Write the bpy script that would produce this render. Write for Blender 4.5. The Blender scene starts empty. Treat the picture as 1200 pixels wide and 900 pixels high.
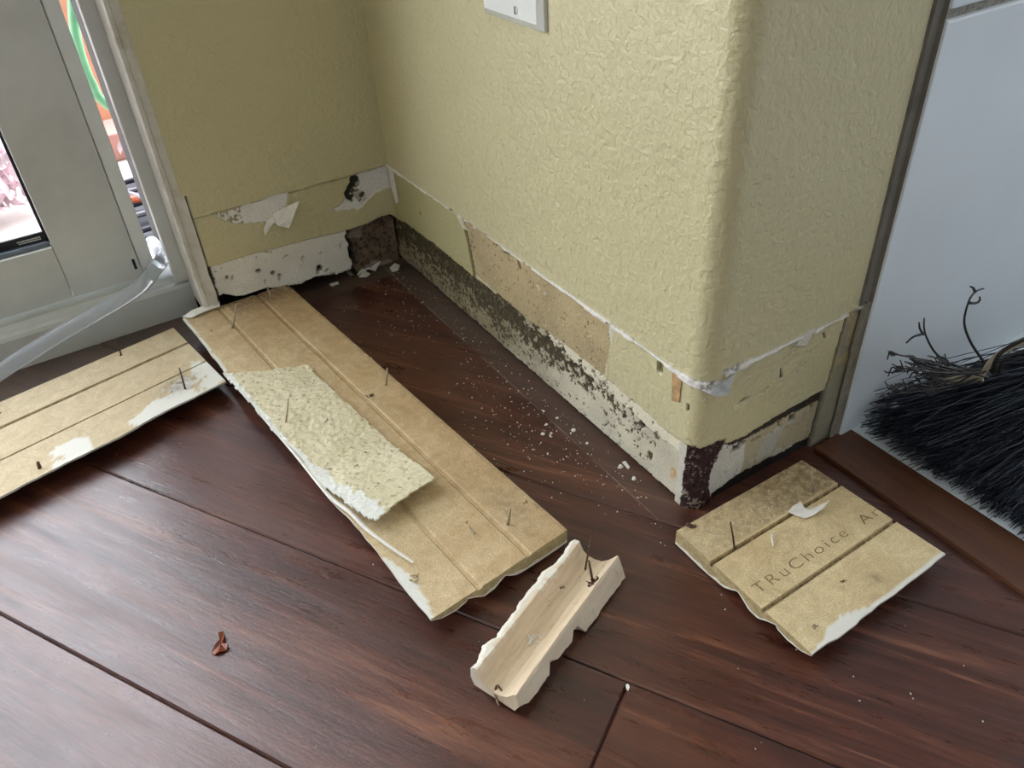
import bpy, bmesh, math, random
import numpy as np
from mathutils import Vector, Matrix

S = 0.44                      # one room unit in metres
random.seed(7); rng = np.random.default_rng(7)
C = bpy.context.scene.collection
sc = bpy.context.scene

# ------------------------------------------------------------------ camera
CAM = np.array([1.7241055, -0.7009832, 1.0])
ROT = np.array([[0.53446232, -0.49211372, 0.68714927],
                [0.84359506, 0.36056176, -0.39792284],
                [-0.05193646, 0.7923505, 0.60785138]])
FOC = 945.7
cd = bpy.data.cameras.new('camera'); cam = bpy.data.objects.new('camera', cd); C.objects.link(cam)
cd.sensor_width = 36; cd.lens = FOC / 1200 * 36; cd.clip_start = 0.01; cd.clip_end = 100
m = Matrix([list(ROT[i]) + [CAM[i] * S] for i in range(3)] + [[0, 0, 0, 1]])
cam.matrix_world = m; sc.camera = cam

# ------------------------------------------------------------------ light
SKY, FILL = 7.6, 0.42
w = bpy.data.worlds.new('world'); sc.world = w; w.use_nodes = True
nt = w.node_tree; nt.nodes.clear()
tc = nt.nodes.new('ShaderNodeTexCoord'); sx = nt.nodes.new('ShaderNodeSeparateXYZ'); nt.links.new(tc.outputs['Generated'], sx.inputs[0])
mr = nt.nodes.new('ShaderNodeMapRange'); mr.interpolation_type = 'SMOOTHSTEP'
mr.inputs['From Min'].default_value = 0.25; mr.inputs['From Max'].default_value = -0.1
nt.links.new(sx.outputs['X'], mr.inputs['Value'])
mx = nt.nodes.new('ShaderNodeMix'); mx.data_type = 'RGBA'
my = nt.nodes.new('ShaderNodeMapRange'); my.interpolation_type = 'SMOOTHSTEP'      # added fill from beyond the fireplace, no known source, lifts the right face
my.inputs['From Min'].default_value = -0.2; my.inputs['From Max'].default_value = 0.9
nt.links.new(sx.outputs['Y'], my.inputs['Value'])
m0 = nt.nodes.new('ShaderNodeMix'); m0.data_type = 'RGBA'; nt.links.new(my.outputs[0], m0.inputs[0])
m0.inputs[6].default_value = (FILL * 0.86, FILL * 0.96, FILL * 1.14, 1); m0.inputs[7].default_value = (0.95, 1.0, 1.05, 1)
nt.links.new(m0.outputs[2], mx.inputs[6]); mx.inputs[7].default_value = (SKY * 0.93, SKY * 0.97, SKY * 1.05, 1)
nt.links.new(mr.outputs[0], mx.inputs[0])
bg = nt.nodes.new('ShaderNodeBackground'); ow = nt.nodes.new('ShaderNodeOutputWorld')
nt.links.new(mx.outputs[2], bg.inputs[0]); nt.links.new(bg.outputs[0], ow.inputs[0])

def area(name, loc, target, size, sizey, power, col):
    ld = bpy.data.lights.new(name, 'AREA'); ld.shape = 'RECTANGLE'; ld.size = size; ld.size_y = sizey
    ld.energy = power; ld.color = col
    o = bpy.data.objects.new(name, ld); C.objects.link(o); o.location = loc
    o.rotation_euler = (Vector(target) - Vector(loc)).to_track_quat('-Z', 'Y').to_euler()
    return o
area('assumed_window_light', (1.45, -3.6, 1.5), (0.4, 0, 0.3), 1.3, 1.2, 11, (1.0, 0.99, 0.97))  # lamp added inside the room for an assumed, unseen window; no opening modelled

vs = sc.view_settings; vs.view_transform = 'Standard'; vs.look = 'None'; vs.gamma = 1; vs.use_curve_mapping = False
vs.exposure = 0.0

# ------------------------------------------------------------------ geometry helpers (room units)
def ray(x, y): return ROT @ np.array([(x - 600) / FOC, (450 - y) / FOC, -1.0])
def pl(x, y, ax, val):
    d = ray(x, y); return CAM + d * ((val - CAM[ax]) / d[ax])
def fl(x, y, z=0.0): return pl(x, y, 2, z)
def tag(o, label=None, cat=None, group=None, kind=None):
    if label: o['label'] = label
    if cat: o['category'] = cat
    if group: o['group'] = group
    if kind: o['kind'] = kind
    return o
def empty(name, loc, label, cat, group=None):
    o = bpy.data.objects.new(name, None); C.objects.link(o); o.location = [c * S for c in loc]; o.empty_display_size = 0.02
    return tag(o, label, cat, group)
def mk(name, V, F, mat, parent=None, smooth=False, uv=None, fa=None, midx=None, kind=None):
    V = np.array(V, dtype=float) * S
    if parent is not None:
        p = parent; off = Vector((0, 0, 0))
        while p is not None: off += p.location; p = p.parent
        V = V - np.array(off)
        loc = None
    else:
        ctr = np.array([(V[:, 0].min() + V[:, 0].max()) / 2, (V[:, 1].min() + V[:, 1].max()) / 2, V[:, 2].min()])
        if kind == 'structure': ctr = np.zeros(3)
        V = V - ctr; loc = ctr
    me = bpy.data.meshes.new(name); me.from_pydata(V.tolist(), [], [list(map(int, f)) for f in F])
    mats = mat if isinstance(mat, (list, tuple)) else [mat]
    for mm in mats: me.materials.append(mm)
    if midx is not None: me.polygons.foreach_set('material_index', np.array(midx, dtype=np.int32))
    if uv is not None:
        uvl = me.uv_layers.new(name='UVMap'); li = np.empty(len(me.loops), dtype=np.int32); me.loops.foreach_get('vertex_index', li)
        uvl.data.foreach_set('uv', np.array(uv, dtype=np.float32)[li].ravel())
    for k, a in (fa or {}).items():
        a = np.array(a, dtype=np.float32)
        if a.ndim == 2:
            at = me.attributes.new(k, 'FLOAT_COLOR', 'POINT')
            at.data.foreach_set('color', np.c_[a, np.ones(len(a))].astype(np.float32).ravel())
        else:
            at = me.attributes.new(k, 'FLOAT', 'POINT'); at.data.foreach_set('value', a)
    me.polygons.foreach_set('use_smooth', [bool(smooth)] * len(me.polygons))
    me.update()
    o = bpy.data.objects.new(name, me); C.objects.link(o)
    if parent is not None: o.parent = parent
    else: o.location = loc
    if kind: o['kind'] = kind
    return o
class MB:
    def __init__(s): s.V = []; s.F = []; s.n = 0
    def add(s, V, F):
        V = np.array(V, float); s.V.append(V); s.F += [[i + s.n for i in f] for f in F]; s.n += len(V); return s
    def box(s, x0, x1, y0, y1, z0, z1, bev=0.0):
        bm = bmesh.new(); bmesh.ops.create_cube(bm, size=1)
        for v in bm.verts:
            v.co = Vector(((x0 + x1) / 2 + v.co.x * (x1 - x0), (y0 + y1) / 2 + v.co.y * (y1 - y0), (z0 + z1) / 2 + v.co.z * (z1 - z0)))
        if bev: bmesh.ops.bevel(bm, geom=bm.edges[:], offset=bev, segments=2, affect='EDGES', profile=0.6)
        bm.verts.index_update()
        s.add([v.co[:] for v in bm.verts], [[v.index for v in f.verts] for f in bm.faces]); bm.free(); return s
    def tube(s, P, r, n=8, cap=True):
        P = [Vector(p) for p in P]; k = len(P); rs = r if isinstance(r, (list, tuple, np.ndarray)) else [r] * k
        V = []; F = []; nrm = None
        for i, p in enumerate(P):
            t = (P[min(i + 1, k - 1)] - P[max(i - 1, 0)]).normalized()
            if nrm is None: nrm = t.orthogonal().normalized()
            nrm = (nrm - t * nrm.dot(t)).normalized(); b = t.cross(nrm)
            for j in range(n):
                a = 2 * math.pi * j / n; V.append((p + (nrm * math.cos(a) + b * math.sin(a)) * rs[i])[:])
        for i in range(k - 1):
            for j in range(n): F.append([i * n + j, i * n + (j + 1) % n, (i + 1) * n + (j + 1) % n, (i + 1) * n + j])
        if cap: F.append(list(range(n))[::-1]); F.append([(k - 1) * n + j for j in range(n)])
        return s.add(V, F)
    def build(s, name, mat, parent=None, **k): return mk(name, np.concatenate(s.V), s.F, mat, parent, **k)
def spline(P, n):
    P = [np.array(p, float) for p in P]; P = [2 * P[0] - P[1]] + P + [2 * P[-1] - P[-2]]; out = []
    for i in range(1, len(P) - 2):
        for k in range(n):
            t = k / n; a, b, c, d = P[i - 1:i + 3]
            out.append(0.5 * (2 * b + (c - a) * t + (2 * a - 5 * b + 4 * c - d) * t * t + (3 * b - a - 3 * c + d) * t ** 3))
    out.append(P[-2]); return out
# value noise
def _h(i, j, seed):
    n = (i * 374761393 + j * 668265263 + seed * 1442695041) & 0xffffffff
    n = ((n ^ (n >> 13)) * 1274126177) & 0xffffffff
    return ((n ^ (n >> 16)) & 0xffff) / 65535.0
def vn(x, y, seed=0):
    x = np.asarray(x, float); y = np.asarray(y, float)
    i = np.floor(x).astype(np.int64); j = np.floor(y).astype(np.int64); u = x - i; v = y - j
    u = u * u * (3 - 2 * u); v = v * v * (3 - 2 * v)
    return (_h(i, j, seed) * (1 - u) + _h(i + 1, j, seed) * u) * (1 - v) + (_h(i, j + 1, seed) * (1 - u) + _h(i + 1, j + 1, seed) * u) * v
def fbm(x, y, f, o=4, seed=0, g=0.5):
    r = 0; a = 1; t = 0
    for k in range(o):
        r = r + a * vn(np.asarray(x) * f, np.asarray(y) * f, seed + k * 17); t += a; a *= g; f *= 2.03
    return r / t
def inpoly(x, y, P):
    x = np.asarray(x); y = np.asarray(y); c = np.zeros(np.broadcast(x, y).shape, bool); n = len(P); j = n - 1
    for i in range(n):
        xi, yi = P[i]; xj, yj = P[j]
        if yi != yj: c ^= ((yi > y) != (yj > y)) & (x < (xj - xi) * (y - yi) / (yj - yi) + xi)
        j = i
    return c
def sstep(a, b, x): t = np.clip((x - a) / (b - a), 0, 1); return t * t * (3 - 2 * t)
def lin(c): return tuple(((v / 255) / 12.92 if v / 255 <= 0.04045 else ((v / 255 + 0.055) / 1.055) ** 2.4) for v in c)
def gridfaces(nu, nv):
    i, j = np.meshgrid(np.arange(nu - 1), np.arange(nv - 1), indexing='ij'); a = (i * nv + j).ravel()
    return np.stack([a, a + nv, a + nv + 1, a + 1], 1)
def masked_sheet(name, u0, u1, v0, v1, du, inside, fmap, thick, mat, parent=None, hf=None, **kw):
    """a thin torn sheet: cells of a fine grid on a surface, with real thickness and a wall round its edge"""
    nu = int((u1 - u0) / du) + 2; nv = int((v1 - v0) / du) + 2
    U, Vv = np.meshgrid(np.linspace(u0, u1, nu), np.linspace(v0, v1, nv), indexing='ij')
    cu = (U[:-1, :-1] + U[1:, 1:]) / 2; cv = (Vv[:-1, :-1] + Vv[1:, 1:]) / 2; M = inside(cu, cv)
    H = hf(U, Vv) if hf else np.zeros_like(U)
    top = fmap(U.ravel(), Vv.ravel(), (H + thick).ravel()); bot = fmap(U.ravel(), Vv.ravel(), H.ravel()); N = nu * nv
    F = []; idx = lambda i, j: i * nv + j
    for i, j in zip(*np.nonzero(M)):
        a, b, c, d = idx(i, j), idx(i + 1, j), idx(i + 1, j + 1), idx(i, j + 1)
        F.append([a, b, c, d]); F.append([d + N, c + N, b + N, a + N])
        if i == 0 or not M[i - 1, j]: F.append([d, d + N, a + N, a])
        if i == M.shape[0] - 1 or not M[i + 1, j]: F.append([b, b + N, c + N, c])
        if j == 0 or not M[i, j - 1]: F.append([a, a + N, b + N, b])
        if j == M.shape[1] - 1 or not M[i, j + 1]: F.append([c, c + N, d + N, d])
    V = np.concatenate([top, bot]); F = np.array(F); used = np.unique(F); re = np.zeros(len(V), int); re[used] = np.arange(len(used))
    uv = np.tile(np.c_[U.ravel(), Vv.ravel()], (2, 1))[used]
    return mk(name, V[used], re[F], mat, parent, uv=uv, **kw)

# ------------------------------------------------------------------ materials
class NT:
    def __init__(s, name):
        s.m = bpy.data.materials.new(name); s.m.use_nodes = True; s.t = s.m.node_tree; s.b = s.t.nodes['Principled BSDF']
    def n(s, typ, **p):
        x = s.t.nodes.new('ShaderNode' + typ)
        for k, v in p.items(): setattr(x, k, v)
        return x
    def l(s, a, b): s.t.links.new(a, b)
    def inp(s, name, v):
        if hasattr(v, 'links') or hasattr(v, 'is_linked'): s.l(v, s.b.inputs[name])
        else: s.b.inputs[name].default_value = v
    def coord(s, kind='Object', scale=(1, 1, 1), rot=(0, 0, 0)):
        tc = s.n('TexCoord'); mp = s.n('Mapping'); mp.inputs['Scale'].default_value = scale; mp.inputs['Rotation'].default_value = rot
        s.l(tc.outputs[kind], mp.inputs[0]); return mp.outputs[0]
    def noise(s, vec, scale, detail=4, rough=0.55, dist=0.0):
        x = s.n('TexNoise'); s.l(vec, x.inputs['Vector']); x.inputs['Scale'].default_value = scale; x.inputs['Detail'].default_value = detail
        x.inputs['Roughness'].default_value = rough; x.inputs['Distortion'].default_value = dist; return x.outputs['Fac']
    def ramp(s, fac, stops):
        x = s.n('ValToRGB'); s.l(fac, x.inputs[0]); e = x.color_ramp.elements
        while len(e) < len(stops): e.new(0.5)
        for i, (p, c) in enumerate(stops): e[i].position = p; e[i].color = (*lin(c), 1) if not isinstance(c, float) else (c, c, c, 1)
        return x.outputs[0]
    def mix(s, fac, a, b, bt='MIX'):
        x = s.n('Mix', data_type='RGBA', blend_type=bt)
        for i, v in ((0, fac), (6, a), (7, b)):
            if hasattr(v, 'is_linked'): s.l(v, x.inputs[i])
            elif i == 0: x.inputs[0].default_value = v
            else: x.inputs[i].default_value = (*lin(v), 1)
        return x.outputs[2]
    def math(s, op, a, b=0.0, clamp=False):
        x = s.n('Math', operation=op, use_clamp=clamp)
        for i, v in enumerate((a, b)):
            if hasattr(v, 'is_linked'): s.l(v, x.inputs[i])
            else: x.inputs[i].default_value = v
        return x.outputs[0]
    def bump(s, h, strength=0.3, dist=0.001, nrm=None):
        x = s.n('Bump'); s.l(h, x.inputs['Height']); x.inputs['Distance'].default_value = dist
        if hasattr(strength, 'is_linked'): s.l(strength, x.inputs['Strength'])
        else: x.inputs['Strength'].default_value = strength
        if nrm is not None: s.l(nrm, x.inputs['Normal'])
        s.l(x.outputs[0], s.b.inputs['Normal']); return x.outputs[0]
    def attr(s, name, out='Fac'): x = s.n('Attribute', attribute_name=name); return x.outputs[out]
def plain(name, c, rough=0.5, metal=0.0, var=0.12, nscale=60, bump=0.0, spec=0.5):
    t = NT(name); v = t.coord(); n = t.noise(v, nscale)
    dk = tuple(x * (1 - var) for x in c); lt = tuple(min(255, x * (1 + var * 0.5)) for x in c)
    t.l(t.ramp(n, [(0.3, dk), (0.7, lt)]), t.b.inputs['Base Color']); t.b.inputs['Roughness'].default_value = rough; t.b.inputs['Metallic'].default_value = metal
    t.b.inputs['Specular IOR Level'].default_value = spec
    if bump: t.bump(n, bump, 0.001)
    return t.m

# wall: orange-peel paint, with damaged zones carried by attributes (their own colours, stains and plaster)
t = NT('wall_paint'); v = t.coord()
big = t.noise(v, 3.0, 2); paint = t.ramp(big, [(0.3, (198, 191, 150)), (0.7, (204, 197, 157))])
dm = t.attr('dmg'); dc = t.attr('dcol', 'Color')
fine = t.noise(v, 900, 3, 0.6); fleck = t.ramp(fine, [(0.35, (228, 228, 228)), (0.65, (255, 255, 255))])
dcc = t.mix(1.0, dc, fleck, 'MULTIPLY')
t.l(t.mix(dm, paint, dcc), t.b.inputs['Base Color'])
peel = t.noise(v, 185, 3, 0.5, 0.5); peel2 = t.noise(v, 420, 2, 0.5); hp = t.math('ADD', t.math('MULTIPLY', peel, 1.0), t.math('MULTIPLY', peel2, 0.25))
inv = t.math('SUBTRACT', 1.0, dm)
hh = t.math('ADD', t.math('MULTIPLY', hp, t.math('ADD', t.math('MULTIPLY', inv, 0.85), 0.15)), t.math('MULTIPLY', t.math('MULTIPLY', fine, dm), 0.3))
t.bump(hh, 0.68, 0.0019)
rg = t.math('ADD', 0.36, t.math('MULTIPLY', dm, 0.4)); t.l(rg, t.b.inputs['Roughness'])
M_wall = t.m

# floor planks
t = NT('floor_wood'); uvv = t.coord('UV'); geo = t.n('NewGeometry'); rnd = geo.outputs['Random Per Island']
comb = t.n('CombineXYZ'); t.l(t.math('MULTIPLY', rnd, 40.0), comb.inputs[0]); t.l(t.math('MULTIPLY', rnd, 17.0), comb.inputs[2])
va = t.n('VectorMath', operation='ADD'); t.l(uvv, va.inputs[0]); t.l(comb.outputs[0], va.inputs[1])
def sc_(vec, s3):
    mp = t.n('Mapping'); mp.inputs['Scale'].default_value = s3; t.l(vec, mp.inputs[0]); return mp.outputs[0]
g1 = t.noise(sc_(va.outputs[0], (2.0, 30, 6)), 1.0, 7, 0.66, 0.8); g2 = t.noise(sc_(va.outputs[0], (14, 230, 14)), 1.0, 4, 0.7, 0.3); g3 = t.noise(sc_(va.outputs[0], (1.6, 4.5, 2)), 1.0, 3, 0.5, 0.5)
base = t.ramp(g1, [(0.28, (44, 20, 15)), (0.46, (76, 38, 28)), (0.58, (102, 58, 42)), (0.72, (158, 108, 80))])
base = t.mix(t.math('MULTIPLY', g3, 0.55), base, t.ramp(g3, [(0.4, (56, 25, 19)), (0.62, (104, 60, 44))]))
base = t.mix(0.6, base, t.ramp(g2, [(0.32, (140, 134, 130)), (0.66, (255, 255, 255))]), 'MULTIPLY')
ob = t.coord('Object'); sp = t.n('SeparateXYZ'); t.l(ob, sp.inputs[0])
dn = t.noise(ob, 25, 5, 0.65); dn2 = t.noise(ob, 420, 3, 0.6)
def mr_(val, a, b, c=0.0, d=1.0):
    x = t.n('MapRange', interpolation_type='SMOOTHSTEP'); t.l(val, x.inputs[0]); x.inputs[1].default_value = a; x.inputs[2].default_value = b; x.inputs[3].default_value = c; x.inputs[4].default_value = d; return x.outputs[0]
nearM = mr_(sp.outputs['Y'], -0.050 * S, -0.046 * S)           # strip the baseboard used to cover
broad = mr_(sp.outputs['Y'], -0.22 * S, -0.02 * S)
lim = mr_(sp.outputs['X'], 1.10 * S, 1.0 * S); lim2 = mr_(sp.outputs['X'], 1.2 * S, 0.95 * S)
nearL = mr_(sp.outputs['X'], 0.045 * S, 0.03 * S)
strip = t.math('MAXIMUM', t.math('MULTIPLY', t.math('MULTIPLY', nearM, lim), mr_(sp.outputs['X'], 0.1 * S, 1.0 * S, 1.0, 0.45)), nearL)
dust = t.math('MULTIPLY', strip, mr_(dn, 0.1, 0.8, 0.35, 0.9))
dust2 = t.math('MULTIPLY', t.math('MULTIPLY', t.math('MULTIPLY', broad, lim2), mr_(dn, 0.35, 0.75)), 0.30)
dustf = t.math('MAXIMUM', dust, dust2, True)
base = t.mix(dustf, base, (90, 79, 68))
base = t.mix(t.math('MULTIPLY', mr_(dn2, 0.66, 0.74), t.math('MULTIPLY', dustf, 0.7)), base, (170, 158, 135))
ln_ = t.math('SUBTRACT', 1.0, mr_(t.math('ABSOLUTE', t.math('ADD', sp.outputs['Y'], 0.0475 * S)), 0.0008 * S, 0.0020 * S)); ln_ = t.math('MULTIPLY', t.math('MULTIPLY', ln_, lim2), mr_(dn, 0.35, 0.65))
base = t.mix(t.math('MULTIPLY', ln_, 0.5), base, (160, 148, 130))
t.l(base, t.b.inputs['Base Color'])
rr = t.math('ADD', mr_(t.noise(sc_(va.outputs[0], (5, 34, 8)), 1.0, 6, 0.75, 0.5), 0.3, 0.72, 0.25, 0.42), t.math('MULTIPLY', dustf, 0.4)); t.l(rr, t.b.inputs['Roughness'])
t.b.inputs['Specular IOR Level'].default_value = 0.72
wav = t.noise(sc_(va.outputs[0], (2.5, 10, 3)), 1.0, 2, 0.5)
h1 = t.math('ADD', t.math('MULTIPLY', g2, 0.16), t.math('MULTIPLY', wav, 2.2)); h1 = t.math('ADD', h1, t.math('MULTIPLY', g1, 0.5))
mic = t.noise(sc_(va.outputs[0], (60, 160, 60)), 1.0, 5, 0.8); h1 = t.math('ADD', h1, t.math('MULTIPLY', mic, 0.35)); t.bump(h1, 0.6, 0.0007)
M_floor = t.m

M_dark = plain('dark_gap', (38, 33, 30), 0.9)
M_ceil = plain('ceiling_paint', (235, 232, 222), 0.8)
M_room = plain('far_wall_paint', (197, 186, 138), 0.7)

t = NT('white_frame_paint'); v = t.coord(); n = t.noise(v, 14, 4, 0.6); n2 = t.noise(v, 240, 3)
t.l(t.ramp(n, [(0.3, (196, 199, 192)), (0.75, (216, 219, 214))]), t.b.inputs['Base Color']); t.b.inputs['Roughness'].default_value = 0.38; t.bump(n2, 0.06, 0.001)
M_frame = t.m
t = NT('worn_white_trim'); v = t.coord(); n = t.noise(v, 30, 5, 0.7, 1.0); n2 = t.noise(v, 160, 4)
t.l(t.ramp(n, [(0.3, (178, 172, 155)), (0.5, (205, 201, 190)), (0.75, (217, 215, 208))]), t.b.inputs['Base Color']); t.b.inputs['Roughness'].default_value = 0.55; t.bump(n, 0.35, 0.002)
M_worn = t.m
def glass(name, tint=(1, 1, 1), rough=0.0):
    t = NT(name); nt = t.t; t.b.inputs['Base Color'].default_value = (*tint, 1); t.b.inputs['Roughness'].default_value = rough
    t.b.inputs['Transmission Weight'].default_value = 1.0; t.b.inputs['IOR'].default_value = 1.1
    v = t.coord(); n = t.noise(v, 30); t.bump(n, 0.01, 0.0005)
    return t.m
M_glass = glass('window_glass')
M_black = plain('black_rubber', (28, 28, 32), 0.5)
M_alu = plain('grey_spacer', (120, 130, 142), 0.35, 0.6)

# MDF back of the boards
def board_mat(name, cA, cB, stainc, stain=0.5, sc0=9, chip=True):
    t = NT(name); v = t.coord('UV'); a = t.noise(v, sc0, 5, 0.6, 0.3); b = t.noise(v, 55, 5, 0.65); c = t.noise(v, 420, 3, 0.7)
    base = t.ramp(b, [(0.3, cA), (0.7, cB)])
    st = t.attr('stain'); f = t.math('MULTIPLY', t.math('ADD', st, t.math('MULTIPLY', t.math('SUBTRACT', a, 0.5), 1.6)), stain, True)
    base = t.mix(f, base, stainc)
    base = t.mix(1.0, base, t.ramp(c, [(0.3, (208, 203, 192)), (0.6, (255, 255, 255))]), 'MULTIPLY')
    sp = t.ramp(t.noise(v, 130, 4, 0.75), [(0.60, 0.0), (0.68, 1.0)]); base = t.mix(t.math('MULTIPLY', sp, t.math('ADD', t.math('MULTIPLY', f, 0.6), 0.06)), base, (104, 84, 58))
    pt = t.ramp(t.noise(v, 22, 6, 0.75, 1.2), [(0.42, 0.0), (0.62, 1.0)]); base = t.mix(t.math('MULTIPLY', pt, t.math('ADD', 0.30, t.math('MULTIPLY', f, 0.5))), base, tuple(int(q * 0.86) for q in stainc)); lt = t.ramp(t.noise(v, 260, 5, 0.8), [(0.6, 0.0), (0.7, 1.0)]); base = t.mix(t.math('MULTIPLY', lt, 0.35), base, (240, 228, 196))
    ch = t.attr('chip'); base = t.mix(ch, base, (226, 226, 216))
    dr = t.attr('dirt'); base = t.mix(t.math('MULTIPLY', dr, t.ramp(t.noise(v, 90, 4, 0.7), [(0.4, 0.25), (0.6, 1.0)])), base, (84, 68, 54))
    t.l(base, t.b.inputs['Base Color']); t.b.inputs['Roughness'].default_value = 0.62
    t.bump(t.math('ADD', c, t.math('MULTIPLY', b, 1.4)), 0.5, 0.0008)
    return t.m
M_boardA = board_mat('mdf_back_warm', (212, 190, 148), (238, 220, 180), (196, 163, 116), 0.75)
M_boardB = board_mat('mdf_back_plain', (214, 198, 162), (232, 217, 182), (192, 166, 120), 0.35)
M_boardC = board_mat('mdf_back_stained', (226, 209, 164), (245, 229, 184), (204, 174, 124), 0.6)
t = NT('mdf_cut_end'); v = t.coord(); n = t.noise(v, 300); base = t.ramp(n, [(0.3, (158, 140, 98)), (0.7, (190, 172, 128))])
cf = t.math('GREATER_THAN', t.math('ADD', t.attr('rim'), t.math('MULTIPLY', t.math('SUBTRACT', t.noise(v, 120, 4), 0.5), 0.5)), 0.80)
t.l(t.mix(cf, base, (230, 228, 216)), t.b.inputs['Base Color']); t.b.inputs['Roughness'].default_value = 0.8; t.bump(n, 0.4, 0.001); M_cut = t.m
M_white = plain('white_board_face', (222, 221, 212), 0.5, var=0.1)
M_chip = plain('paint_chip', (232, 230, 220), 0.6, var=0.06, nscale=200, bump=0.15)
t = NT('torn_paper'); v = t.coord('UV'); a = t.noise(v, 40, 6, 0.7, 0.8); b = t.noise(v, 12, 3); sp = t.ramp(t.noise(v, 110, 5, 0.8, 0.5), [(0.57, 0.0), (0.64, 1.0)])
base = t.ramp(b, [(0.3, (204, 196, 160)), (0.7, (222, 214, 182))]); base = t.mix(sp, base, (104, 92, 66)); ch = t.attr('chip'); base = t.mix(ch, base, (226, 228, 220))
t.l(base, t.b.inputs['Base Color']); t.b.inputs['Roughness'].default_value = 0.8; t.bump(a, 0.5, 0.0012); M_paper = t.m
M_nail = plain('rusty_nail', (92, 70, 54), 0.5, 0.5, var=0.5, nscale=900)
M_nailp = plain('pale_nail', (178, 160, 136), 0.45, 0.4, var=0.25, nscale=900)
M_ink = plain('grey_ink', (150, 128, 92), 0.8, var=0.25, nscale=500)
t = NT('molding_wood'); v = t.coord('UV'); g = t.noise(v, 1.0); mp = t.n('Mapping'); mp.inputs['Scale'].default_value = (14, 160, 1); t.l(v, mp.inputs[0])
g = t.noise(mp.outputs[0], 1.0, 5, 0.6, 0.4); base = t.ramp(g, [(0.3, (206, 186, 154)), (0.7, (228, 210, 182))]); ch = t.attr('chip'); base = t.mix(ch, base, (228, 224, 208))
dr = t.attr('dirt'); base = t.mix(t.math('MULTIPLY', dr, t.ramp(t.noise(v, 70, 4, 0.7), [(0.62, 0.0), (0.68, 1.0)])), base, (92, 62, 46)); t.l(base, t.b.inputs['Base Color'])
t.b.inputs['Roughness'].default_value = 0.65; t.bump(g, 0.2, 0.0006); M_mold = t.m

t = NT('tile_glaze'); v = t.coord(); n = t.noise(v, 5, 4, 0.5)
t.l(t.ramp(n, [(0.3, (218, 229, 236)), (0.7, (228, 239, 246))]), t.b.inputs['Base Color']); t.b.inputs['Roughness'].default_value = 0.28; t.bump(t.noise(v, 12, 2), 0.1, 0.002); M_tile = t.m
M_grout = plain('grout', (150, 148, 138), 0.9, var=0.25, nscale=300, bump=0.5)
M_caulk = plain('dirty_caulk', (140, 137, 124), 0.8, var=0.15, nscale=60, bump=0.3)
t = NT('threshold_wood'); v = t.coord('Object', (12, 110, 60)); g = t.noise(v, 1.0, 5, 0.6, 0.6)
t.l(t.ramp(g, [(0.25, (66, 38, 24)), (0.5, (88, 54, 35)), (0.75, (106, 68, 44))]), t.b.inputs['Base Color']); t.b.inputs['Roughness'].default_value = 0.42; t.bump(g, 0.15, 0.001); M_thresh = t.m
M_plate = plain('white_plastic', (228, 232, 226), 0.3, var=0.02)
M_screw = plain('screw_metal', (150, 150, 146), 0.35, 0.7)
M_bris = plain('bristle_dark', (34, 40, 54), 0.36, var=0.5, nscale=90)
M_twig = plain('dark_twig', (44, 42, 42), 0.6)
M_band = plain('pale_cane', (196, 186, 160), 0.6, var=0.2)
t = NT('clear_tubing'); t.b.inputs['Base Color'].default_value = (0.86, 0.91, 0.97, 1); t.b.inputs['Transmission Weight'].default_value = 0.8
t.b.inputs['Roughness'].default_value = 0.22; t.b.inputs['IOR'].default_value = 1.3; t.bump(t.noise(t.coord(), 30), 0.02, 0.001); M_tube = t.m
M_patio = plain('pale_paving', (226, 222, 216), 0.9, var=0.08, nscale=10)
M_brick = plain('red_edging', (184, 132, 122), 0.9, var=0.1, nscale=12)
M_terra = plain('terracotta', (218, 158, 128), 0.8, var=0.1, nscale=8)
M_hose = plain('green_hose', (112, 172, 128), 0.45, var=0.1)
M_dkm = plain('dark_plastic', (40, 40, 50), 0.5)
M_gym = plain('grey_metal', (110, 108, 116), 0.4, 0.3)
M_leafp = plain('pink_foliage', (226, 196, 202), 0.8, var=0.3, nscale=30)
M_fence = plain('pale_fence', (226, 222, 220), 0.8)

# ------------------------------------------------------------------ floor (diagonal planks)
th = math.atan2(0.512, 0.859); dx, dy = math.cos(th), math.sin(th)    # along the planks
PW = 0.298; N0 = -0.876                                              # seam offsets measured across the planks
def plankpt(u, n, z=0.0): return (u * dx - n * dy, u * dy + n * dx, z)
V = []; F = []; UV = []
u_joint = 1.2589 * dx + -0.2857 * dy
def plank(u0, u1, n0, n1, sm=1.0, q0=1.0, q1=1.0):
    e = 0.0026 * sm; d = -0.0032 * sm; b = len(V)
    for (uu, nn, zz) in ((u0, n0, d), (u1, n0, d), (u1, n1, d), (u0, n1, d), (u0 + e, n0 + e * q0, 0), (u1 - e, n0 + e * q0, 0), (u1 - e, n1 - e * q1, 0), (u0 + e, n1 - e * q1, 0)):
        V.append(plankpt(uu, nn, zz)); UV.append((uu, nn))
    F.extend([[b + 4, b + 5, b + 6, b + 7]] + [[b + i, b + (i + 1) % 4, b + 4 + (i + 1) % 4, b + 4 + i] for i in range(4)])
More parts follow.
